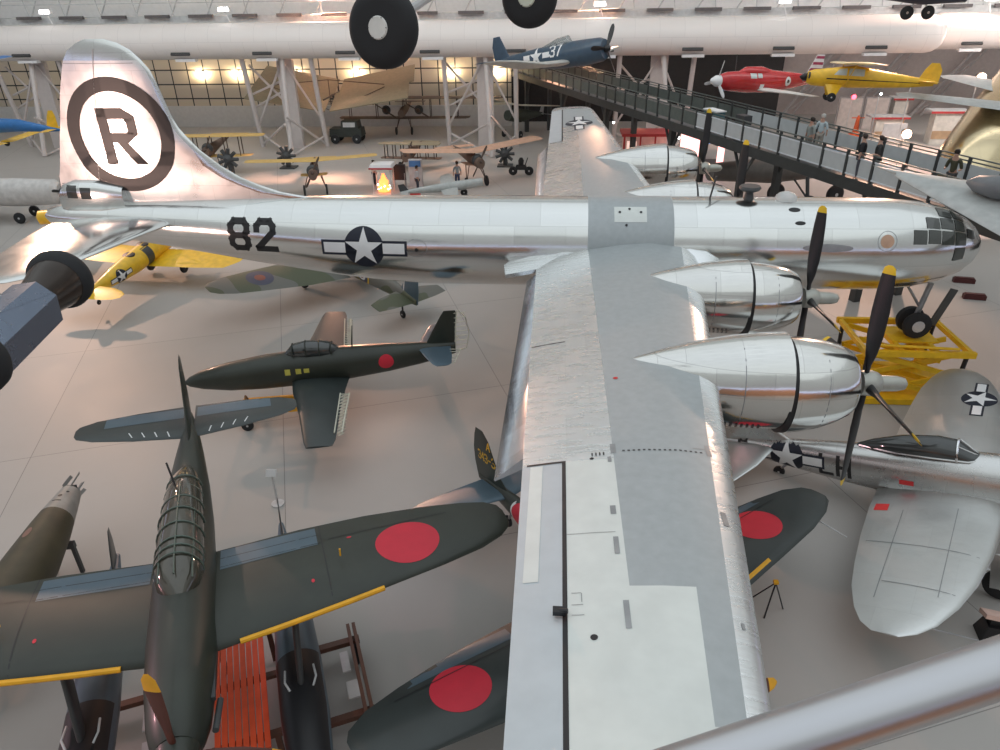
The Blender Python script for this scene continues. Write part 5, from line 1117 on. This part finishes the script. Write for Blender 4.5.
def fabric_planes():
    tan = paint('linen_tan', (.27, .23, .15), .7, var=.08); tan2 = paint('linen_ochre', (.58, .38, .12), .65, var=.1); brn = paint('linen_brown', (.15, .10, .075), .7, var=.1); wd = paint('dark_wood', (.08, .05, .035), .6)
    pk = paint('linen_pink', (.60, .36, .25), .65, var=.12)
    # big tandem-winged machine hanging before the panel wall
    t = thing('pioneer_airplane', 'tan linen tandem-winged pioneer aircraft hanging in front of the panelled wall', 'airplane', (-18.6, 44.6, 4.0))
    def sheet(P, mat, nm, th=.08):
        m = MB(); m.loft([[Vector(p) for p in P], [Vector(p)-Vector((0, .0, th)) for p in P]]); return m.build(nm, mat, t, smooth=False)
    for sx, q in ((1, 0), (-1, 0)):
        for dy in (-1.6, 1.6):
            y0, y1 = dy-1.3, dy+1.3; b = .9 if dy > 0 else 0
            sheet([(sx*.2, y0, -1.0+b*.9), (sx*7.3, y0, .1+b*1.1), (sx*7.0, y1, 1.2+b*1.1), (sx*.2, y1, .15+b*.9)], tan, 'wing')
    m = MB()
    for p in (((0, -3.5, 0), (0, 4.5, .1)), ((0, -1.5, -1.2), (0, -1.5, 1.4)), ((0, 1.5, -1.2), (0, 1.5, 1.4)), ((-.8, 0, -.6), (.8, 0, -.6)), ((0, -1.5, 1.4), (5, -1.5, 1.0)), ((0, -1.5, 1.4), (-5, -1.5, 1.0)), ((0, -1.5, -1.2), (5, -1.5, .8)), ((0, -1.5, -1.2), (-5, -1.5, .8))): m.tube(p, .07 if p[0][2] == 0 else .035, 5)
    m.build('frame', wd, t)
    m = MB()
    for a in range(6): m.tube([(0, 0, -.4), (.5*math.cos(a), -.3, -.4+.5*math.sin(a))], .07, 6)
    m.build('engine', DGREY, t)
    def bip(name, label, loc, yaw, span, chord, gap, zl, mu, ml, wheels=True, eng=(0,), tailL=4.5, dih=.0, low=None, fusm=None):
        t = thing(name, label, 'airplane', loc, (0, 0, yaw))
        for sy in (1, -1):
            MB().wing([(0, chord*.5, chord, zl+gap, .1), (span*.95, chord*.45, chord*.95, zl+gap+dih, .08), (span, chord*.3, chord*.6, zl+gap+dih, .04)], sy).build('upper_wing', mu, t)
            ls = low or span
            if ls > 0: MB().wing([(0, chord*.5-.2, chord*.8, zl, .1), (ls*.95, chord*.4-.2, chord*.75, zl+dih*ls/span, .08), (ls, .1, chord*.5, zl+dih*ls/span, .04)], sy).build('lower_wing', ml, t)
        for k in range(-3, 4):
            y = k*span*.27
            if abs(y) > (low or span): continue
            for sx in (.3, -.4): MB().tube([(sx, y, zl), (sx, y, zl+gap)], .04, 5).build('strut', wd, t)
        m = MB().fus([(1.4, zl+gap*.3, .3, .35), (0, zl+gap*.35, .36, .4), (-1.6, zl+gap*.4, .25, .3), (-tailL, zl+gap*.5, .08, .12)], 14); m.build('fuselage', fusm or brn, t)
        MB().wing([(0, -tailL+.6, 1.0, zl+gap*.55, .06), (1.5, -tailL+.5, .8, zl+gap*.55, .04)], 1).wing([(0, -tailL+.6, 1.0, zl+gap*.55, .06), (1.5, -tailL+.5, .8, zl+gap*.55, .04)], -1).build('tailplane', mu, t)
        for y in eng:
            MB().lathe([(0, .35), (.25, .42), (.5, .3), (.55, .05)], (.5, y, zl+gap*.45), (1, 0, 0), 18).build('engine', DGREY, t)
            blades(t, 2, 1.1, zl+gap*.45, 1.15, .5+y, wd, None, .16, y=y)
        if wheels:
            for y in (-.75, .75):
                r = .36; o = MB().lathe([(-.04, r*.86), (-.05, r), (.05, r), (.04, r*.86)], (.5, y, r), (0, 1, 0), 20).build('wheel', RUBBER, t)
                m = MB()
                for k in range(8): m.tube([(.5, y, r), (.5+r*.9*math.cos(k*PI/4), y, r+r*.9*math.sin(k*PI/4))], .012, 4)
                m.build('spoke', wd, o)
                MB().tube([(.5, y, r), (.3, y*.6, zl)], .035, 5).tube([(.5, y, r), (-.4, y*.6, zl)], .035, 5).build('gear_strut', wd, t)
        return t
    bip('biplane', 'long-winged brown twin-engined biplane standing before the white plinth wall', (-13.0, 47.6, 0), R(-90), 9.6, 2.1, 1.8, 1.5, brn, brn, eng=(-1.5, 1.6), low=6.3, tailL=3.6)
    bip('biplane', 'ochre-winged biplane seen between the tail fin and the wide truss column', (-24.6, 31.0, 0), R(-85), 4.2, 1.4, 1.5, 1.4, tan2, tan2, eng=(0,), low=3.0)
    bip('pioneer_airplane', 'small ochre-winged pioneer machine on spoked wheels near the dorsal fin', (-15.0, 25.6, 0), R(-75), 4.4, 1.1, 1.0, 1.25, tan2, tan2, low=.9, dih=.15, tailL=3.0)
    bip('pioneer_airplane', 'pink ribbed fabric monoplane standing left of the far silver wing', (-4.2, 28.0, 0), R(-62), 5.2, 1.7, .9, 1.5, pk, pk, low=.7, dih=.45, tailL=4.0)
    bip('biplane', 'dark biplane with tan cabin below the fabric monoplane', (-9.6, 32.6, 0), R(-95), 2.4, 1.2, 1.1, .9, tan, brn, tailL=3.5)
    # ribs on the pink monoplane are cloth over spars : thin dark bands
    gy = paint('glider_grey', (.42, .44, .43), .4)
    t, s = simple_plane('airplane', 'grey-white low airplane standing in the crowd behind the fuselage, centre', (-5.2, 23.6, 1.0, 12, -6, 0, .8), [(2.6, 0, .3, .34), (0, 0, .36, .42), (-2.5, .1, .2, .25), (-4.2, .15, .05, .08)],
        [(.3, .5, 1.4, -.1, .15), (3.8, .3, 1.0, .1, .1), (4.1, .1, .4, .1, .03)], [(.1, -3.5, .7, .2, .05), (1.2, -3.6, .5, .2, .03)], [(.1, -3.4, .8, 0, .05), (.8, -3.8, .5, 0, .03)], [gy, gy, gy, DGREY])
    wheel(t, 1, .9, -.85, .3, .14); wheel(t, 1, -.9, -.85, .3, .14)
    t, s = simple_plane('airplane', 'long pale grey fuselage standing at the far left behind the tail', (-30.5, 18.9, 1.75, 4, 0, 0, 1.0), [(1.6, 0, .45, .5), (1.3, 0, .7, .75), (-1, 0, .8, .85), (-5, .05, .7, .8), (-8, .1, .4, .5)],
        [(.5, -2.5, 1.6, -.3, .15), (1.6, -2.6, 1.4, -.3, .12)], [(.1, -7.2, .8, .2, .05), (1.2, -7.3, .5, .2, .03)], [(.3, -7.0, 1.0, 0, .05), (1.3, -7.5, .5, 0, .03)], [paint('pale_fuselage', (.60, .58, .56), .4), PALE, PALE, PALE])
    blades(t, 4, 1.6, 0, 1.1, .3, BLACK, None, .2); wheel(t, -1, .8, -1.4, .35, .18); wheel(t, -1, -.8, -1.4, .35, .18)
    t, s = simple_plane('airplane', 'yellow airplane nose peeping out left of the tail gunner position', (-24.6, 13.2, 2.0, 200, 0, 0, .8), [(2.0, 0, .1, .1), (1.8, 0, .5, .45), (0, 0, .55, .5), (-3, .1, .2, .25)],
        [(.3, .5, 1.4, -.1, .15), (2.8, .3, 1.0, .1, .1)], [(.1, -2.6, .7, .2, .05), (1.0, -2.7, .5, .2, .03)], [(.1, -2.5, .8, 0, .05), (.8, -2.8, .4, 0, .03)], [cy_ for cy_ in (paint('cub_yellow', (.85, .50, .02), .4), paint('linen_ochre', (.58, .38, .12), .65), paint('linen_ochre', (.58, .38, .12), .65), paint('linen_ochre', (.58, .38, .12), .65))])
    wheel(t, 1, .7, -1.8, .3, .14); wheel(t, 1, -.7, -1.8, .3, .14)
    t, s = simple_plane('airplane', 'dark airplane with blue and white wing standing under the far end of the walkway', (-1.9, 46.0, 1.9, -120, -8, 0, 1.0), [(2.0, 0, .4, .45), (0, 0, .5, .6), (-4, .2, .1, .15)],
        [(.3, .6, 1.8, .9, .15), (3.8, .4, 1.4, 1.1, .1), (4.2, .1, .6, 1.1, .03)], [(.1, -3.6, .8, .2, .05), (1.3, -3.7, .5, .2, .03)], [(.1, -3.4, .9, 0, .05), (.9, -3.8, .5, 0, .03)], [paint('dark_green_fabric', (.05, .06, .045), .6), paint('cream_wing', (.66, .62, .52), .5), PALE, PALE])
    wheel(t, 1, .9, -1.6, .35, .16); wheel(t, 1, -.9, -1.6, .35, .16)
fabric_planes()
def displays():
    def box_thing(nm, lb, ct, c, d, mat, extra=None, rz=0, nmb='body'):
        t = thing(nm, lb, ct, (c[0], c[1], 0), (0, 0, rz)); MB().box((0, 0, c[2]), d, taper=.97).build(nmb, mat, t)
        for k, (n2, cc, dd, mm) in enumerate(extra or []): MB().box(cc, dd).build(n2, mm, t)
        return t
    glow = paint('kiosk_glow', (.9, .25, .08), .5, emit=((1, .22, .05), 3.0)); pg = paint('pink_screen', (.9, .5, .5), .5, emit=((1, .45, .42), 2.2)); bg = paint('blue_screen', (.1, .25, .6), .5, emit=((.1, .3, .9), 1.2))
    rdp = paint('booth_red', (.45, .04, .04), .5); cr = paint('cream_board', (.62, .58, .52), .6)
    t = thing('kiosk', 'white canopied kiosk with a glowing orange machine inside, behind the fuselage', 'kiosk', (-10.3, 26.1, 0))
    for x in (-.62, .62):
        for y in (-.5, .5): MB().tube([(x, y, 0), (x, y, 1.75)], .035, 6).build('post', PALE, t)
    MB().box((0, 0, 1.85), (1.6, 1.3, .22), taper=.9).build('canopy', WHITE, t); MB().box((0, -.67, 1.72), (1.6, .06, .1)).build('fascia', rdp, t)
    MB().lathe([(0, .42), (.3, .45), (.45, .3), (.7, .34), (.85, .2), (1.2, .08)], (0, 0, .05), (0, 0, 1), 14).build('machine', glow, t)
    m = MB()
    for k in range(10): m.lathe([(0, .045), (.06, .02)], (.42*math.cos(k*.63), .42*math.sin(k*.63)-.02, .25+.12*(k % 3)), (0, -1, 0), 6)
    m.build('bulb', LAMP, t)
    box_thing('display_board', 'black display board just right of the glowing kiosk', 'display', (-9.45, 27.4, 1.05), (.95, .12, 1.1), BLACK, [('leg', (-.4, 0, .5), (.06, .3, 1.0), STEEL), ('leg', (.4, 0, .5), (.06, .3, 1.0), STEEL)])
    box_thing('display_board', 'tall white information board with a blue head, right of the black board', 'display', (-8.3, 27.6, .95), (.95, .3, 1.9), PALE, [('head_panel', (0, -.17, 1.62), (.8, .04, .4), paint('board_blue', (.08, .22, .5), .5))])
    box_thing('red_booth', 'red-framed glass booth standing beneath the walkway beyond the far wing', 'booth', (8.4, 34.2, .12), (3.6, 2.2, .24), rdp,
              [('post', (-1.7, -1.0, 1.3), (.14, .14, 2.2), rdp), ('post', (1.7, -1.0, 1.3), (.14, .14, 2.2), rdp), ('post', (-.5, -1.0, 1.3), (.12, .12, 2.2), rdp), ('post', (.6, -1.0, 1.3), (.12, .12, 2.2), rdp), ('roof', (0, 0, 2.5), (3.8, 2.4, .2), rdp), ('back_wall', (0, .9, 1.3), (3.4, .1, 2.2), cr), ('glow_panel', (-1.1, -.6, 1.2), (.7, .3, 1.5), paint('booth_light', (.7, .6, .55), .5, emit=((1, .7, .6), .8))), ('shop_goods', (.05, -.5, .9), (.6, .4, 1.2), rdp), ('shop_goods', (1.15, -.5, 1.0), (.7, .4, 1.4), pg)])
    box_thing('screen_booth', 'glowing pink booth with a blue sign behind the far outer engine', 'booth', (12.6, 34.5, .15), (3.6, 1.6, .3), DGREY, [('screen', (-.6, -.6, 1.5), (2.0, .1, 2.0), pg), ('sign', (.9, -.62, 2.1), (1.4, .12, .7), bg), ('screen', (1.5, -.6, 1.0), (.5, .1, 1.6), pg), ('roof', (0, 0, 2.85), (3.7, 1.8, .2), DGREY)])
    # white doors in the sloping wall and displays at right
    for k, (x, lb) in enumerate(((29.0, 'left of the two pale doors behind the walkway at right'), (31.4, 'right of the two pale doors behind the walkway at right'))):
        t = thing('door_panel', lb, 'door', (x, 50, 0)); MB().box((0, 0, 1.35), (2.0, .15, 2.7)).build('door_leaf', paint('door_pale', (.60, .52, .48), .6), t)
        MB().box((0, .06, 1.42), (2.3, .12, 2.84)).build('door_frame', paint('door_frame_grey', (.35, .32, .31), .6), t)
    t = thing('orange_machine', 'small bright orange upright machine in front of the pale doors', 'machine', (28.2, 45.5, 0))  # upright orange figure, shaped much like a hydrant
    MB().lathe([(0, .5), (.3, .55), (.5, .25), (1.0, .2), (1.6, .15), (1.9, .06)], (0, 0, 0), (0, 0, 1), 14).build('body', paint('safety_orange', (.75, .12, .03), .5), t); MB().box((0, 0, 1.7), (1.1, .08, .08)).build('arm', paint('safety_orange', (.75, .12, .03), .5), t)
    for x, y, w, z, lb in ((30.3, 44.5, 3.2, 1.9, 'low white shelf unit with red trimmed top right of the pale doors'), (34.4, 43.0, 3.2, 2.6, 'display stand with red trimmed roof and tan front near the gold fuselage'), (33.6, 50.5, 1.8, 2.6, 'narrow display with dark red top standing farthest back')):
        box_thing('display_stand', lb, 'display', (x, y, z/2), (w*.7, 1.0, z), cr, [('top', (0, 0, z+.1), (w, 1.4, .14), PALE), ('trim', (0, -.72, z+.02), (w, .05, .16), rdp), ('front_panel', (0, -.52, z*.3), (w*.66, .06, z*.25), paint('tan_board', (.45, .30, .18), .6))])
    box_thing('display_board', 'white display board standing behind the two dark-dressed walkway visitors', 'display', (29.4, 40.6, 1.3), (1.9, .12, 1.5), PALE, [('leg', (-.7, 0, .4), (.08, .4, .8), STEEL), ('leg', (.7, 0, .4), (.08, .4, .8), STEEL)])
    # vehicles and small exhibits on the dim floor
    t = thing('truck', 'dark vintage truck parked before the plinth wall under the tan aircraft', 'vehicle', (-17.5, 43.5, 0))
    MB().box((0, 0, .95), (3.0, 1.5, .7), taper=.95).build('body', paint('dark_olive', (.03, .035, .03), .5), t); MB().box((.4, 0, 1.6), (1.6, 1.4, .7), taper=.9).build('cab', paint('dark_olive', (.03, .035, .03), .5), t); MB().box((.4, -.72, 1.65), (1.1, .04, .4)).build('window', PALE, t)
    for x in (-1.0, 1.0):
        for y in (-.75, .75): wheel(t, x, y, .42, .42, .2)
    t = thing('motorcycle', 'dark small machine on wheels between the pink monoplane and the far wing', 'vehicle', (-1.0, 31.0, 0))
    MB().box((0, 0, .6), (1.0, .3, .35), taper=.7).tube([(.3, 0, .7), (.5, 0, 1.3)], .04, 6).build('body', BLACK, t); MB().lathe([(0, .2), (.3, .22), (.5, .1)], (.0, 0, .8), (0, 0, 1), 10).build('seat', BLACK, t)
    for x in (-.6, .6): wheel(t, x, 0, .33, .33, .12)
    t = thing('crate', 'red box lying on the floor left of the grey-shirted visitor', 'box', (-7.9, 24.9, 0)); MB().box((0, 0, .17), (.7, .4, .34), taper=.9).build('body', RED, t); MB().box((0, 0, .36), (.66, .36, .05)).build('lid', RED, t)
    # barrier posts and ropes, small engines around the biplanes
    k = 0
    eng = [(-2.4, 33.8, 'dark engine on a stand behind the pink monoplane'), (-21.8, 27.5, 'black radial engine hanging frame near the dorsal fin curve'), (-19.6, 33.0, 'black radial engine farther back beside the dorsal fin curve')]
    for x, y, lb in eng:
        t = thing('engine_display', lb, 'engine', (x, y, 0)); m = MB().lathe([(0, .3), (.4, .35), (.7, .15)], (0, .3, 1.9 if x < -20 else 1.0), (0, -1, 0), 14); z = 1.9 if x < -20 else 1.0
        for q in range(9): a = 2*PI*q/9; m.tube([(.25*math.cos(a), 0, z+.25*math.sin(a)), (.75*math.cos(a), 0, z+.75*math.sin(a))], .13, 6)
        m.build('engine_block', DGREY, t); MB().box((0, .25, z/2), (.3, .3, z)).box((0, .25, .05), (1.2, 1.0, .1)).build('stand', DGREY, t)
    t = thing('parasol_tree', 'dark potted fir standing behind the pale fuselage left of the tail', 'plant', (-29.0, 24.0, 0))
    m = MB()
    for q in range(260):
        a = random.uniform(0, 6.28); h = random.uniform(.8, 4.2); r = (4.4-h)*.38*random.uniform(.5, 1); p = Vector((r*math.cos(a), r*math.sin(a), h)); d = Vector((math.cos(a), math.sin(a), -.3))*.35; s = Vector((-math.sin(a), math.cos(a), 0))*.1
        m.add([p-s, p+s, p+d], [(0, 1, 2)])
    m.build('foliage', paint('fir_green', (.02, .035, .02), .8), t, smooth=False, fixn=False); MB().tube([(0, 0, 0), (0, 0, 4)], .08, 6).build('trunk', BLACK, t)
    MB().lathe([(0, .3), (.5, .4), (.52, .3)], (0, 0, 0), (0, 0, 1), 14).build('pot', DGREY, t)
displays()
def spot_fittings():
    for p, lb, m, r in (((12.3, 24.5, 7.5), 'glaring warm lamp above the walkway right of the blue fighter', WLAMP, .16), ((5.9, 34.5, 3.2), 'small round lamp on a post under the walkway, farthest left', LAMP, .08), ((10.2, 30.0, 2.9), 'small round lamp under the walkway above the pink booth', LAMP, .08),
                        ((11.4, 16.2, 3.9), 'small round lamp beside the braced walkway post behind the bomber', LAMP, .09), ((31.0, 33.0, 6.4), 'large glaring warm lamp at the right edge above the gold fuselage', WLAMP, .3), ((27.9, 36.0, 5.6), 'small round lamp left of the glaring lamp at right edge', LAMP, .08), ((25.6, 35.6, 5.0), 'small round lamp above the grey wing at right', LAMP, .08),
                        ((24.0, 26.5, 3.8), 'pink-white lamp behind the gold fuselage nose', WLAMP, .28), ((27.6, 46, 3.4), 'small red lamp above the pale doors', paint('red_lamp', (1, .1, .1), .5, emit=((1, .05, .08), 8)), .2)):
        t = thing('spotlight', lb, 'lamp', p)
        MB().lathe([(-.02, .02), (0, r*.6), (r*.5, r), (r, r*.85), (r*1.4, .02)], (0, 0, 0), (-.1, -1, -.1), 16).build('lamp_lens', m, t)
        MB().lathe([(0, r*1.05), (.25, r*.9), (.4, .05)], (0, .02, 0), (.1, 1, .1), 16).build('lamp_housing', DGREY, t)
        if p[0] > 23: MB().tube([(0, .25, -p[2]), (0, .25, 0)], .035, 5).build('pole', PALE, t)
        else: MB().tube([(0, .2, 0), (0, .25, 1.2)], .025, 5).build('hanger', DGREY, t)
    # row of warm wall washers on the panel wall
    for i, x in enumerate((-42.5, -34.2, -30.5, -24.6, -18.3, -8.9, -4.4)):
        t = thing('wall_light', ('first', 'second', 'third', 'fourth', 'fifth', 'sixth', 'seventh')[i]+' from the left of the warm wall washers lighting the panelled wall', 'lamp', (x, 51.4, 5.4), group='wall washers on the panelled wall')
        MB().box((0, 0, 0), (.9, .35, .18)).build('housing', DGREY, t)
        d = bpy.data.lights.new('washer', 'AREA'); d.size = .8; d.shape = 'DISK'; d.energy = 130; d.color = (1, .80, .52); o = bpy.data.objects.new('washer_light', d); COL.objects.link(o); o.location = (x, 51.2, 5.1); o.rotation_euler = (R(118), 0, 0)
spot_fittings()
